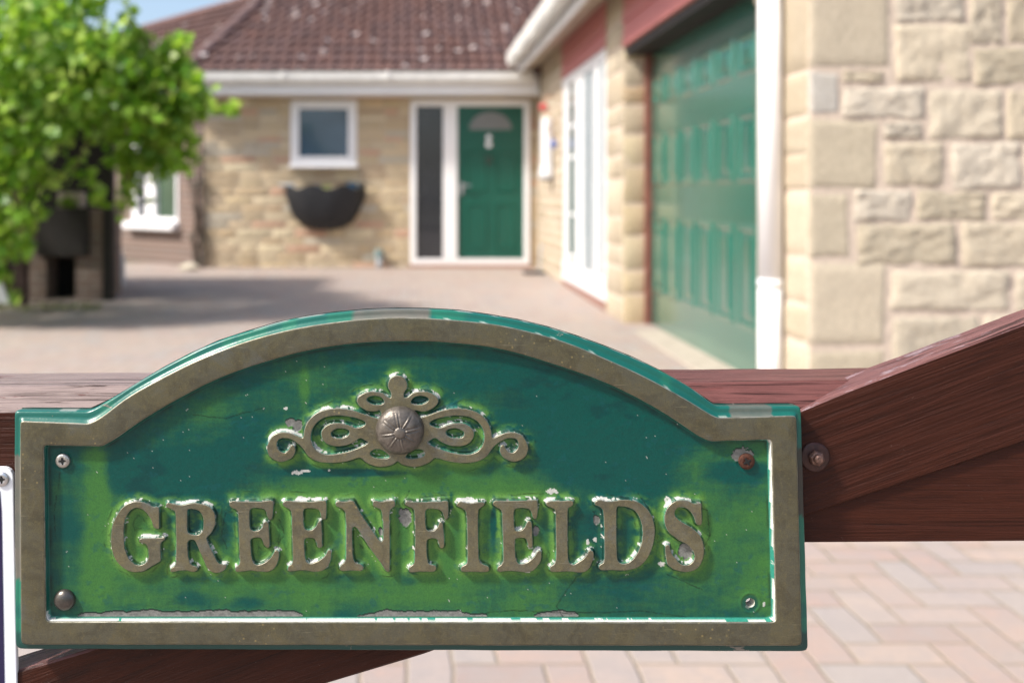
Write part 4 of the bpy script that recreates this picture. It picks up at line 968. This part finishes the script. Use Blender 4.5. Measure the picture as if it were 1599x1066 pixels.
# ---- outlines of letters and ornament (traced), photo pixels
G4 = ((160, 770), 7.995); G5 = ((350, 770), 8.2); G6 = ((520, 770), 7.995); G7 = ((700, 770), 6.952); G8 = ((900, 770), 7.268)
LT = [
 (G4, [[(700,175),(640,170),(590,150),(530,120),(450,103),(380,108),(300,140),(230,200),(170,290),(125,400),(108,520),(110,650),(130,750),(180,850),(260,930),(360,975),(440,980),(520,965),(610,910),(700,860),(722,830),(722,720),(722,640),(735,610),(775,575),(770,545),(740,555),(600,560),(500,560),(462,575),(460,605),(500,620),(540,635),(565,670),(575,720),(575,800),(555,850),(510,885),(440,900),(380,870),(330,820),(290,730),(270,650),(262,500),(268,400),(290,300),(340,220),(400,185),(440,180),(500,200),(550,245),(590,300),(620,360),(640,420),(680,440),(705,430),(705,340),(703,250)]]),
 (G4, [[(795,130),(800,170),(850,190),(890,215),(910,250),(918,400),(920,600),(918,780),(915,870),(890,915),(850,940),(850,975),(880,980),(950,965),(1040,960),(1110,975),(1150,975),(1185,950),(1175,920),(1120,900),(1090,870),(1070,800),(1060,700),(1060,620),(1085,585),(1130,580),(1160,600),(1200,690),(1240,780),(1275,860),(1310,930),(1370,980),(1440,990),(1510,965),(1545,920),(1540,890),(1480,885),(1430,850),(1390,770),(1350,690),(1305,590),(1300,550),(1350,500),(1390,430),(1408,340),(1400,260),(1370,200),(1320,160),(1260,140),(1150,122),(1080,130),(980,150),(900,135),(830,120)],
       [(1060,210),(1055,300),(1055,400),(1060,470),(1090,505),(1150,520),(1210,510),(1250,470),(1262,400),(1260,320),(1240,260),(1200,215),(1130,195),(1080,195)]]),
 (G5, [[(70,120),(70,160),(110,190),(155,210),(180,260),(185,400),(190,600),(200,800),(200,880),(180,920),(145,950),(145,990),(180,1003),(260,995),(340,985),(430,995),(540,1003),(610,980),(660,930),(690,860),(700,780),(690,735),(650,735),(630,775),(590,830),(530,880),(450,915),(400,910),(365,870),(345,780),(338,680),(335,610),(350,580),(400,565),(460,568),(490,600),(510,650),(540,690),(570,690),(580,640),(575,540),(570,440),(560,375),(530,360),(500,385),(490,430),(450,470),(400,485),(355,475),(330,440),(322,350),(322,260),(330,210),(360,190),(440,188),(510,205),(540,240),(550,290),(580,330),(610,325),(622,250),(628,160),(620,95),(560,95),(480,105),(400,105),(300,108),(200,105),(110,100)]]),
 (G5, [[(755,115),(755,150),(800,185),(840,205),(862,250),(868,400),(875,600),(880,800),(880,870),(860,910),(820,940),(818,985),(850,997),(950,985),(1050,985),(1130,1000),(1200,1000),(1270,980),(1330,930),(1355,870),(1370,790),(1365,735),(1330,730),(1305,780),(1260,830),(1200,870),(1120,900),(1070,890),(1040,850),(1030,760),(1025,680),(1025,600),(1050,575),(1100,570),(1150,580),(1180,620),(1195,680),(1225,698),(1250,680),(1252,600),(1250,500),(1245,400),(1235,355),(1205,365),(1180,420),(1140,460),(1090,475),(1040,460),(1020,420),(1012,350),(1010,270),(1018,215),(1050,192),(1130,190),(1200,205),(1230,240),(1240,300),(1270,330),(1300,325),(1308,240),(1310,160),(1300,100),(1240,95),(1150,108),(1050,110),(950,108),(860,100),(800,95)]]),
 (G6, [[(35,115),(40,155),(90,180),(135,210),(155,250),(165,400),(165,600),(165,780),(150,850),(110,890),(85,920),(90,955),(130,968),(200,962),(270,962),(340,968),(375,945),(370,905),(330,885),(285,870),(255,820),(242,700),(238,560),(240,440),(270,415),(310,450),(380,560),(460,680),(540,790),(600,870),(640,940),(680,975),(705,950),(708,800),(708,600),(706,400),(706,260),(720,200),(770,160),(775,110),(750,90),(680,95),(600,105),(540,95),(500,105),(500,150),(540,175),(590,200),(610,240),(625,350),(630,450),(628,560),(610,600),(570,580),(520,510),(460,420),(390,320),(320,210),(265,110),(230,95),(150,105),(80,100)]]),
 (G6, [[(900,115),(905,145),(960,170),(1000,190),(1018,240),(1025,400),(1025,600),(1022,780),(1015,870),(985,900),(950,930),(950,970),(990,985),(1080,975),(1180,975),(1250,975),(1285,950),(1280,905),(1230,895),(1190,870),(1175,800),(1168,700),(1170,600),(1190,570),(1250,560),(1300,575),(1320,620),(1335,670),(1360,685),(1385,660),(1388,560),(1380,470),(1370,380),(1345,355),(1325,375),(1310,420),(1270,460),(1220,475),(1170,455),(1155,400),(1150,300),(1155,230),(1175,195),(1240,190),(1320,200),(1365,235),(1385,290),(1405,325),(1430,310),(1440,240),(1440,160),(1430,100),(1380,98),(1250,105),(1100,112),(980,108),(930,98)]]),
 (G7, [[(100,110),(100,140),(150,160),(185,190),(200,240),(208,400),(210,600),(208,740),(185,775),(145,800),(140,835),(170,850),(240,848),(320,850),(400,852),(440,840),(440,800),(400,780),(350,755),(330,700),(325,550),(322,350),(325,200),(345,160),(385,130),(390,105),(360,95),(300,100),(240,110),(180,100),(130,92)]]),
 (G7, [[(490,95),(490,125),(530,155),(565,175),(585,220),(592,400),(600,600),(600,720),(580,770),(540,800),(535,835),(565,850),(650,840),(750,845),(840,855),(910,840),(960,800),(1000,740),(1012,660),(1000,625),(970,630),(940,680),(900,720),(850,755),(790,770),(750,750),(730,690),(722,600),(722,520),(735,490),(790,480),(840,490),(860,530),(870,580),(900,590),(915,560),(912,450),(910,360),(900,310),(870,300),(850,330),(830,370),(790,405),(750,410),(722,390),(712,300),(712,210),(730,170),(790,158),(860,165),(900,195),(915,250),(935,278),(960,265),(970,200),(970,110),(960,75),(900,75),(800,80),(650,85),(540,80)]]),
 (G7, [[(1065,105),(1075,135),(1120,155),(1160,180),(1168,250),(1170,400),(1175,600),(1170,720),(1150,770),(1110,795),(1105,830),(1130,850),(1200,850),(1300,845),(1400,855),(1480,850),(1530,810),(1560,750),(1580,680),(1570,630),(1530,620),(1510,660),(1470,710),(1410,750),(1360,775),(1320,760),(1300,700),(1295,550),(1295,350),(1298,190),(1310,155),(1350,130),(1355,90),(1320,78),(1240,85),(1150,85),(1090,88)]]),
 (G8, [[(215,95),(215,130),(260,150),(295,180),(312,240),(320,400),(322,600),(320,750),(305,790),(265,815),(260,850),(300,870),(400,868),(480,872),(580,870),(680,845),(760,790),(820,710),(860,620),(885,510),(890,400),(870,300),(830,210),(770,145),(700,100),(620,80),(520,75),(420,90),(330,90),(270,75)],
       [(460,160),(455,300),(455,500),(460,700),(475,770),(520,800),(590,790),(650,740),(700,670),(740,580),(755,480),(750,380),(725,290),(680,210),(620,170),(550,150),(500,148)]]),
 (G8, [[(1415,110),(1380,115),(1330,115),(1270,85),(1200,78),(1130,90),(1060,135),(1020,200),(1005,290),(1015,370),(1050,440),(1110,490),(1180,540),(1260,580),(1320,640),(1345,710),(1330,770),(1280,810),(1220,815),(1170,790),(1130,740),(1095,700),(1070,640),(1055,590),(1020,590),(1010,620),(1020,720),(1035,800),(1080,845),(1150,875),(1250,890),(1340,870),(1400,820),(1440,730),(1448,620),(1430,530),(1380,450),(1310,390),(1230,345),(1160,300),(1120,250),(1120,200),(1150,165),(1200,155),(1260,175),(1310,220),(1340,280),(1360,340),(1390,360),(1420,345),(1425,270),(1420,190)]]),
]
DL = .0010                                   # letter faces sit this far behind the rim face
DP = .0043                                   # panel depth
letters = [[at(conv(p, *g), YS+DL) for p in polys] for g, polys in LT]
OL = [(785,93),(750,105),(732,135),(735,165),(750,190),(748,215),(725,210),(700,190),(650,182),(600,190),(565,215),(560,240),(580,268),(620,290),(660,292),(690,288),(690,330),(640,322),(590,305),(530,285),(460,275),(390,282),(330,305),(290,345),(268,390),(260,438),(230,430),(190,413),(140,408),(95,425),(68,465),(60,500),(75,540),(110,565),(150,570),(195,550),(217,515),(212,485),(195,480),(180,505),(160,522),(135,515),(115,490),(118,455),(145,440),(190,445),(230,470),(262,500),(290,540),(340,568),(400,577),(460,575),(520,565),(575,548),(610,575),(660,595),(710,598),(760,585),(785,568)]
mir = lambda l: [(1570-x, y) for x, y in reversed(l)]
outl = OL+mir(OL)[1:-1]
hl = [[(605,350),(560,330),(500,318),(440,315),(380,325),(330,360),(305,410),(305,460),(330,505),(380,530),(440,530),(500,518),(560,498),(620,468),(600,450),(575,440),(545,460),(500,480),(440,485),(390,470),(362,430),(370,390),(410,362),(460,357),(510,368),(555,385),(600,370)],
      [(415,410),(420,430),(440,440),(480,440),(510,425),(518,405),(500,390),(460,385),(430,395)],
      [(612,230),(625,212),(660,205),(695,215),(712,240),(690,255),(645,253)],
      [(632,520),(655,503),(690,503),(720,520),(742,545),(710,555),(665,550),(640,540)]]
GO = ((400, 560), 3.553)
DO = .0009
orn = [at(conv(p, *GO), YS+DO) for p in [outl]+hl+[mir(h) for h in hl]]

def smooth_loop(l, k=3):
    p = np.array(l); n = len(p); out = []
    for i in range(n):
        p0, p1, p2, p3 = p[i-1], p[i], p[(i+1) % n], p[(i+2) % n]
        for j in range(k):
            t = j/k; out.append(.5*((2*p1)+(-p0+p2)*t+(2*p0-5*p1+4*p2-p3)*t*t+(-p0+3*p1-3*p2+p3)*t**3))
    return np.array(out)
def relief(name, polys, depth, thick, bev, mat, jag=.0):
    cu = bpy.data.curves.new('c', 'CURVE'); cu.dimensions = '2D'; cu.fill_mode = 'BOTH'
    tb_ = thick/MM; bv = bev; cu.extrude = tb_/2-bv; cu.bevel_depth = bv; cu.bevel_resolution = 2; cu.offset = -bv
    for l in polys:
        q = smooth_loop(l); q = q+rng.normal(0, jag, q.shape)
        sp = cu.splines.new('POLY'); sp.points.add(len(q)-1); sp.use_cyclic_u = True
        for i, (x, y) in enumerate(q): sp.points[i].co = (x-X0, -(y-Y0), 0, 1)
    tmp_ = bpy.data.objects.new('tmp', cu); C.objects.link(tmp_)
    dg = bpy.context.evaluated_depsgraph_get(); me_ = bpy.data.meshes.new_from_object(tmp_.evaluated_get(dg))
    bpy.data.objects.remove(tmp_)
    co = np.zeros(len(me_.vertices)*3); me_.vertices.foreach_get('co', co); co = co.reshape(-1, 3)
    out = np.c_[co[:, 0]*MM, YS+depth+(tb_/2-co[:, 2])*MM, H+co[:, 1]*MM]
    me_.vertices.foreach_set('co', out.ravel()); me_.name = name; me_.materials.clear(); me_.materials.append(mat)
    o = bpy.data.objects.new(name, me_); C.objects.link(o); o.parent = sign; o.matrix_parent_inverse = Matrix.Translation(sign.location).inverted()
    return o
for ch, polys in zip('GREENFIELDS', letters):
    o = relief('letter', polys, DL, .0018, .8, M['brass_w'], .12); o['label'] = 'raised brass letter '+ch
oo = relief('scroll_ornament', orn, DO, .0018, 1.0, M['brass_w'], .12)
# dome boss with eight radial petals
dc = at(conv([(797, 408)], *GO), .556)[0]; rb = 38.5*MM*.99
m = MB(); m.keep = False; n_ = 128; rings = 34; vs = []; fs = []
for j in range(rings+1):
    t = j/rings
    for i in range(n_):
        a_ = 2*math.pi*i/n_
        r_ = rb*t; h_ = .0074*math.sqrt(max(0, 1-t**2.4))
        # raised ribs between petals, button in the middle
        ang = ((a_+.2) % (math.pi/4))-math.pi/8
        dist_ = abs(ang)*r_
        if .23 < t < .80: h_ += .00042*math.exp(-(dist_/.00035)**2)*min(1, (t-.23)/.05, (.80-t)/.2) - .0003*math.exp(-((dist_-.0008)/.0005)**2)
        if t < .22: h_ += .0006*math.sqrt(max(0, 1-(t/.22)**2))+.0001
        elif t < .27: h_ -= .0003*(1-abs(t-.245)/.025)
        p_ = S(*dc); vs.append((p_.x+r_*math.cos(a_), YS+DO+.0004-h_, p_.z+r_*math.sin(a_)))
for j in range(rings):
    for i in range(n_): fs.append((j*n_+i, j*n_+(i+1) % n_, (j+1)*n_+(i+1) % n_, (j+1)*n_+i))
m.add(vs, fs); m.build('dome', M['domem'], oo, smooth=True)

# ---- painted panel: a height field with its paint worn by hand-placed patches
ST = 1.25
gx = np.arange(62, 1222, ST); gy = np.arange(522, 982, ST); GX_, GY_ = np.meshgrid(gx, gy)
def seg_dist(px, py, l):
    a = np.array(l); b = np.roll(a, -1, 0); best = np.full(px.shape, 1e9); ins = np.zeros(px.shape, bool)
    for (ax, ay), (bx, by) in zip(a, b):
        dx, dy = bx-ax, by-ay; L2 = dx*dx+dy*dy
        if L2 < 1e-9: continue
        t = np.clip(((px-ax)*dx+(py-ay)*dy)/L2, 0, 1); d_ = (px-ax-t*dx)**2+(py-ay-t*dy)**2; best = np.minimum(best, d_)
        if ay != by:
            c_ = ((ay > py) != (by > py)) & (px < (bx-ax)*(py-ay)/(by-ay)+ax); ins ^= c_
    return np.sqrt(best), ins
def field(polys, m=34):
    sd_ = np.full(GX_.shape, 60.0)
    xs_ = [x for x, y in polys[0]]; ys_ = [y for x, y in polys[0]]
    i0 = max(0, int((min(xs_)-m-gx[0])/ST)); i1 = int((max(xs_)+m-gx[0])/ST); j0 = max(0, int((min(ys_)-m-gy[0])/ST)); j1 = int((max(ys_)+m-gy[0])/ST)
    X_s, Y_s = GX_[j0:j1, i0:i1], GY_[j0:j1, i0:i1]; best = np.full(X_s.shape, 1e9); ins = np.zeros(X_s.shape, bool)
    for l in polys:
        d_, n__ = seg_dist(X_s, Y_s, smooth_loop(l, 2)); best = np.minimum(best, d_); ins ^= n__
    sd_[j0:j1, i0:i1] = np.where(ins, -best, best); return sd_
D = np.full(GX_.shape, 60.0)
for polys in letters: D = np.minimum(D, field(polys))
Dt = D.copy(); Do = field(orn); D = np.minimum(D, Do)
bd, bins = seg_dist(GX_, GY_, Lbi[::3]); BD = np.where(bins, bd, -bd)     # distance inside the rim
def vnoise(fx, fy=None, seed=0, octs=4):
    fy = fy or fx; r_ = np.random.default_rng(seed); out = np.zeros(GX_.shape); amp = 1; tot = 0
    for o_ in range(octs):
        sx, sy = fx/2**o_, fy/2**o_; g_ = r_.random((128, 128))
        th = r_.uniform(.3, 1.2) if fx == fy else r_.uniform(-.12, .12)
        xr = GX_*math.cos(th)+GY_*math.sin(th)+3000; yr = -GX_*math.sin(th)+GY_*math.cos(th)+3000
        u_ = xr/sx+(.6*np.sin(yr/sy*.9) if fx != fy else 0); v_ = yr/sy; i_ = np.floor(u_).astype(int); j_ = np.floor(v_).astype(int); fu = u_-i_; fv = v_-j_
        fu = fu**3*(fu*(6*fu-15)+10); fv = fv**3*(fv*(6*fv-15)+10); G_ = lambda a, b: g_[a % 128, b % 128]
        out += amp*((G_(j_, i_)*(1-fu)+G_(j_, i_+1)*fu)*(1-fv)+(G_(j_+1, i_)*(1-fu)+G_(j_+1, i_+1)*fu)*fv); tot += amp; amp *= .55
    return out/tot
sm = lambda x, a, b: (lambda t: t*t*(3-2*t))(np.clip((x-a)/(b-a), 0, 1))
cols = [70,130,190,260,330,400,470,540,610,680,750,820,890,960,1030,1090,1150,1210]
rws = [540,590,640,690,720,740,770,810,860,900,935,970]
GM = np.array([
[0,0,0,0,0,0,.1,.15,.25,.25,.15,.05,0,0,0,0,0,0],
[0,0,0,0,.1,.3,.5,.3,.3,.25,.15,.05,0,0,0,0,0,0],
[0,0,0,.25,.55,.25,.4,.3,.3,.3,.3,.1,0,0,0,0,.1,.2],
[.1,.3,.1,.35,.3,.05,.3,.3,.3,.3,.35,.15,0,0,0,.2,.5,.4],
[.1,.75,.1,.05,.05,.1,.6,.7,.6,.6,.45,.3,.05,0,0,.5,.7,.6],
[.2,.8,.1,.05,.05,.2,.2,.5,.85,.8,.6,.5,.1,0,0,.5,.3,.4],
[.3,.85,.3,.05,.05,.4,.9,.95,.95,.9,.8,.8,.4,.05,.1,.6,.3,.6],
[.2,.85,.8,.3,.1,.3,.8,.8,.8,.7,.6,.6,.2,.1,.6,.7,.6,.7],
[.2,.8,.8,.5,.4,.7,.85,.7,.8,.8,.7,.7,.3,.1,.6,.7,.6,.6],
[.2,.9,.7,.6,.5,.7,.8,.3,.7,.8,.6,.6,.5,.2,.4,.6,.5,.8],
[.4,.9,.7,.6,.7,.7,.8,.6,.9,.9,.7,.7,.5,.2,.4,.5,.6,.8],
[.2,.5,.4,.4,.4,.4,.4,.4,.5,.5,.5,.5,.4,.3,.3,.4,.5,.5]])
tmpm = np.array([np.interp(gx, cols, r_) for r_ in GM]); gmap = np.array([np.interp(gy, rws, tmpm[:, i]) for i in range(tmpm.shape[1])]).T
n1 = vnoise(60, 34, 1); n2 = vnoise(14, 10, 2); n3 = vnoise(30, 5, 3); n4 = vnoise(5, 4, 4, 3); n5 = vnoise(6, 26, 5)
gmap = gmap*1.05+(n1-.5)*.6+(n3-.5)*.2+(n5-.5)*.2+(n2-.5)*.16
ell = lambda x, y, rx, ry, k=1.: k*np.exp(-(((GX_-x)/rx)**2+((GY_-y)/ry)**2)**1.5)
# vertical and horizontal brush marks seen on the sign
gmap += ell(152, 800, 15, 140, .5)-ell(112, 800, 22, 130, .35)+ell(474, 612, 9, 32, .45)-ell(555, 741, 100, 6, .8)-ell(1160, 738, 45, 17, .6)-ell(250, 745, 90, 30, .5)-ell(705, 790, 4, 18, .8)-ell(772, 815, 5, 40, .9)-ell(940, 830, 18, 60, .3)
gmap -= ell(300, 940, 30, 12, .4)+ell(385, 945, 26, 10, .3)+ell(640, 905, 18, 14, .5)
halo = np.exp(-((np.clip(D, 0, 60)-6)/8)**2); gmap += .42*halo*sm(n2, .2, .6)
g_ = sm(gmap, .12, .95)
teal = np.array((.0005, .062, .050)); green = np.array((.043, .150, .034)); dteal = np.array((.0005, .034, .036)); yel = np.array((.15, .30, .05))
col = teal+(green-teal)*g_[..., None]
col = col+(dteal-col)*(sm(n1+.3*n2, .72, .9)*.55*(1-g_))[..., None]
yh = np.exp(-((np.clip(D, 0, 60)-4)/6)**2)*sm(gmap, .3, .9)*.5
col = col+(yel-col)*yh[..., None]
blot = sm(vnoise(22, 16, 9)+.25*n4, .80, .92); col = col+(np.array((.004, .07, .075))-col)*(blot*.4)[..., None]
# pale shoulders of raised work: chalky worn paint plus a highlight painted on upper edges
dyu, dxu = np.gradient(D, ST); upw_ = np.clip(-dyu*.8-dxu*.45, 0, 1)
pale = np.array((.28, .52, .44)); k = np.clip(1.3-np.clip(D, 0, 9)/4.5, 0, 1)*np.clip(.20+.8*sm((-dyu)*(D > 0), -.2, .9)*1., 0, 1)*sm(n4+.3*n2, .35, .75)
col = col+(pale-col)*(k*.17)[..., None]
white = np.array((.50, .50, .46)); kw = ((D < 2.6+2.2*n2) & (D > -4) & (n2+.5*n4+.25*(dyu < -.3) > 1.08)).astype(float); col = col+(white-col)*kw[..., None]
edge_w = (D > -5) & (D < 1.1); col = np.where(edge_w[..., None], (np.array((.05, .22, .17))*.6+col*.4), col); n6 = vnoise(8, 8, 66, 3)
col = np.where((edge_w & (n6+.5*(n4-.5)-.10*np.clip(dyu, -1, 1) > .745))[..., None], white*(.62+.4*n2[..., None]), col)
# contact shade painted into the corner between panel and raised work, all the way round
contact_sh = np.exp(-((D-1.6)/1.7)**2)*sm(vnoise(18, 18, 71, 3), .30, .55)*.8*(kw < .5); col = col*(1-contact_sh[..., None])+np.array((.004, .012, .008))*contact_sh[..., None]
rim_sh = np.exp(-((BD-4.5)/3.0)**2)*sm(vnoise(30, 30, 72, 3), .35, .6)*.6*(GY_ < 950); col = col*(1-rim_sh[..., None])+np.array((.004, .016, .012))*rim_sh[..., None]  # painted shade inside the rim, left out along the bottom
# height (mm towards the viewer)
LH = (DP-DL)*1000-1.0; OH = (DP-DO)*1000-1.0
def relief_h(D_, top):
    o_ = np.clip(D_, 0, 60); return np.where(D_ <= 0, top, top*np.clip(1-o_/2.6, 0, 1)**1.25*1.0 + 1.0*np.exp(-(o_/5.5)**1.3))
h = np.maximum(relief_h(Dt, LH), relief_h(Do, OH))
h = np.where(D <= 0, h, h+(vnoise(9, 8, 11)-.5)*.18+(n4-.5)*.07+(vnoise(70, 50, 12)-.5)*.5)
# rough paint ridges curving round the letters
ridge = np.exp(-((D-11-5*(n1-.5)*4)/.9)**2)*sm(vnoise(26, 22, 14, 2), .55, .7); h = h+ridge*.22; col = col*(1-.55*(ridge*sm(n2, .4, .6))[..., None])
# flaked-off patches: bare grey metal with a broken edge
bare = np.zeros(GX_.shape)
jn = vnoise(11, 40, 21, 3); jag_ = vnoise(7, 7, 22, 3)
yl = 958+(vnoise(28, 999, 23, 3)-.5)*9+(n4-.5)*2.5
inr = ((GX_ > 118) & (GX_ < 472) | (GX_ > 556) & (GX_ < 762) | (GX_ > 835) & (GX_ < 905)); tap = np.minimum.reduce([np.abs(GX_-a) for a in (118, 472, 556, 762, 835, 905)])
bare = np.maximum(bare, (inr & (GY_ > yl+7*np.exp(-tap/16)) & (GY_ < 966.5)).astype(float))
for (x, y, rx, ry) in ((633, 812, 11, 14), (1073, 862, 12, 15), (452, 663, 9, 7), (463, 668, 9, 9), (838, 832, 5, 8), (934, 815, 5, 9), (1162, 712, 18, 11), (594, 833, 4, 6)):
    bare = np.maximum(bare, ((((GX_-x)/rx)**2+((GY_-y)/ry)**2+(jag_-.5)*1.6 < 1) & (D > -1)).astype(float))
gm = np.array((.17, .168, .155)); col = np.where(bare[..., None] > .5, gm*(.6+.8*n4[..., None]), col)
by_ = np.gradient(bare, axis=0); bx_ = np.gradient(bare, axis=1); lip = (np.hypot(by_, bx_) > .1)
col = np.where((lip & (by_ > .1))[..., None], np.array((.01, .03, .02)), col)  # upper lip darkened to paint the shadow of the curled flake
h = h-bare*.40+np.where(lip & (bare < .5), .30, 0)
# small chips
chips = (vnoise(3, 3, 31, 1) > .985) & (vnoise(120, 90, 32, 2) > .52) & (D > 2); col = np.where(chips[..., None], white*.8, col)
for (x, y, rx, ry) in ((462, 741, 9, 3), (475, 738, 8, 2), (513, 737, 2, 2), (445, 640, 3, 2), (1046, 784, 5, 6), (865, 770, 9, 4), (920, 850, 3, 4), (932, 846, 3, 4), (1036, 884, 5, 4), (470, 782, 12, 3.5), (730, 783, 14, 3.5), (1172, 952, 3, 3), (1197, 948, 2, 4)):
    cm = (((GX_-x)/rx)**2+((GY_-y)/ry)**2+(vnoise(4, 4, 40, 2)-.5)*2.2 < 1) & (D > -3); col = np.where(cm[..., None], white, col); h = h+cm*.12
# long cracks
def crack(pts, w_=.8, dep=.22):
    global h, col
    a = np.array(pts, float)
    for (ax, ay), (bx, by) in zip(a[:-1], a[1:]):
        dx, dy = bx-ax, by-ay; L2 = dx*dx+dy*dy; t = np.clip(((GX_-ax)*dx+(GY_-ay)*dy)/L2, 0, 1)
        d_ = np.hypot(GX_-ax-t*dx+(n4-.5)*3, GY_-ay-t*dy+(n2-.5)*4); k_ = np.exp(-(d_/w_)**2); h = h-dep*k_; col = col*(1-.75*k_[..., None])
for c_ in ([(92,700),(88,760),(80,800),(82,840)],[(1165,980),(1000,958),(900,962),(800,957),(760,962)],[(180,800),(168,840),(172,880)],[(1000,775),(1015,795),(1020,820)],[(434,815),(443,835),(430,860)],
           [(410,640),(350,655),(300,650)],[(640,770),(628,790),(636,800)],[(655,780),(700,776)],[(800,776),(850,774)],[(950,776),(975,778),(1000,790)],[(1085,790),(1108,800),(1112,840),(1098,870)],[(350,805),(344,840),(352,860)],[(1045,900),(1100,925)],[(885,975),(870,950),(905,900)]): crack(c_)
# counterbore round the drilled hole and screws
hx, hy = at([(1171.5, 940.5)], YS+DP)[0]
for (x, y, r_) in ((hx, hy, 13), (*at([(98, 719)], YS+DP)[0], 15), (*at([(1166, 720)], YS+DP)[0], 15)):
    rr_ = np.hypot(GX_-x, GY_-y); h = h-.5*sm(r_+2-rr_, 0, 4)*sm(rr_, 0, 3)+.22*np.exp(-((rr_-r_-2)/2.2)**2)
rh = np.hypot(GX_-hx, GY_-hy)
col = col+(np.array((.006, .06, .045))-col)*(.8*sm(15-rh, 0, 5))[..., None]
# inner wall of the rim is part of the painted casting
rim = np.clip(1-(BD-.2)/1.9, 0, 1); h = np.maximum(h, rim**1.1*(DP*1000-.9)); h = h+.5*np.exp(-np.clip(BD, 0, 60)/5)*(BD > 0)
wallm = sm(4.0-BD, 0, 1.2); low = ((GY_ > 955) | (GX_ > 1190)).astype(float)
wc = np.where(((low > 0) & (BD < 1.7+1.2*(vnoise(9, 9, 61)-.5)) & (vnoise(45, 45, 62, 3) > .30))[..., None], white*1.25, np.array((.03, .22, .16)))
col = col+(wc-col)*(wallm*(.25+.75*low))[..., None]
keepv = (BD > -3.2) & (rh > 6.2)
# snap vertices near the drilled hole onto its circle
VX = np.where((rh < 8.2), hx+(GX_-hx)/np.maximum(rh, 1e-3)*np.maximum(rh, 7.2), GX_); VY = np.where((rh < 8.2), hy+(GY_-hy)/np.maximum(rh, 1e-3)*np.maximum(rh, 7.2), GY_)
idx = -np.ones(GX_.shape, int); idx[keepv] = np.arange(keepv.sum())
q_ = keepv[:-1, :-1] & keepv[1:, :-1] & keepv[:-1, 1:] & keepv[1:, 1:]
faces = np.stack([idx[:-1, :-1][q_], idx[1:, :-1][q_], idx[1:, 1:][q_], idx[:-1, 1:][q_]], 1)
V = np.stack([(VX[keepv]-X0)*MM, YS+DP-h[keepv]/1000, H-(VY[keepv]-Y0)*MM], 1)
me = bpy.data.meshes.new('panel'); me.vertices.add(len(V)); me.vertices.foreach_set('co', V.ravel())
me.loops.add(faces.size); me.loops.foreach_set('vertex_index', faces.ravel().astype(np.int32))
me.polygons.add(len(faces)); me.polygons.foreach_set('loop_start', np.arange(0, faces.size, 4, dtype=np.int32)); 
me.update(calc_edges=True); me.polygons.foreach_set('use_smooth', np.ones(len(faces), bool))
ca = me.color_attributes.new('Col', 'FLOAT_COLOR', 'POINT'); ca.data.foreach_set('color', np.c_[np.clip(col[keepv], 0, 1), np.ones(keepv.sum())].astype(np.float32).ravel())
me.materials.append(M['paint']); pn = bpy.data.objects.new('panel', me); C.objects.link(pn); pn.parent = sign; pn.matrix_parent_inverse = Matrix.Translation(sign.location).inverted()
# drilled hole lining
m = MB(); c_ = S(hx, hy); m.lathe((c_.x, YS+DP+.0002, c_.z), (0, 1, 0), [(8.0*MM, 0), (7.3*MM, .0006), (6.8*MM, .0062)], 32)
m.build('hole_lining', simple('worn_hole', (.42, .42, .36), .5, 0, .5, 400), sign, smooth=True)
# solid back of the casting, with the drilled hole left open
m = MB(); nb = 96; outer = [silA[int(i*len(silA)/nb)] for i in range(nb)]; an = [math.atan2(y-hy, x-hx) for x, y in outer]
vs = [S(x, y, .0120) for x, y in outer]+[S(hx+7.5*math.cos(t), hy+7.5*math.sin(t), .0120) for t in an]
m.add(vs, [(i, (i+1) % nb, nb+(i+1) % nb, nb+i) for i in range(nb)]); m.build('back_cover', M['flange'], sign)
Yc = YS+DP-.0003
screw('screw', 98, 719, Yc-.0006, 11.2*MM, M['screw'], sign, 'dull zinc cross-head screw at the upper left corner of the panel')
screw('screw', 1166, 720, Yc-.0006, 12.5*MM, M['rust'], sign, 'rusty cross-head screw at the upper right corner of the panel', rot=.5)
m = MB(); c_ = P(101, 936, Yc); r_ = 17*MM; m.lathe(c_, (0, -1, 0), [(r_*math.cos(t)*1.0+1e-5, r_*.72*math.sin(t)-.0003) for t in np.linspace(0, math.pi/2, 14)], 40)
sc_ = m.build('screw_cap', M['pewter'], sign, smooth=True); sc_['label'] = 'dark domed screw cap at the lower left corner of the panel'
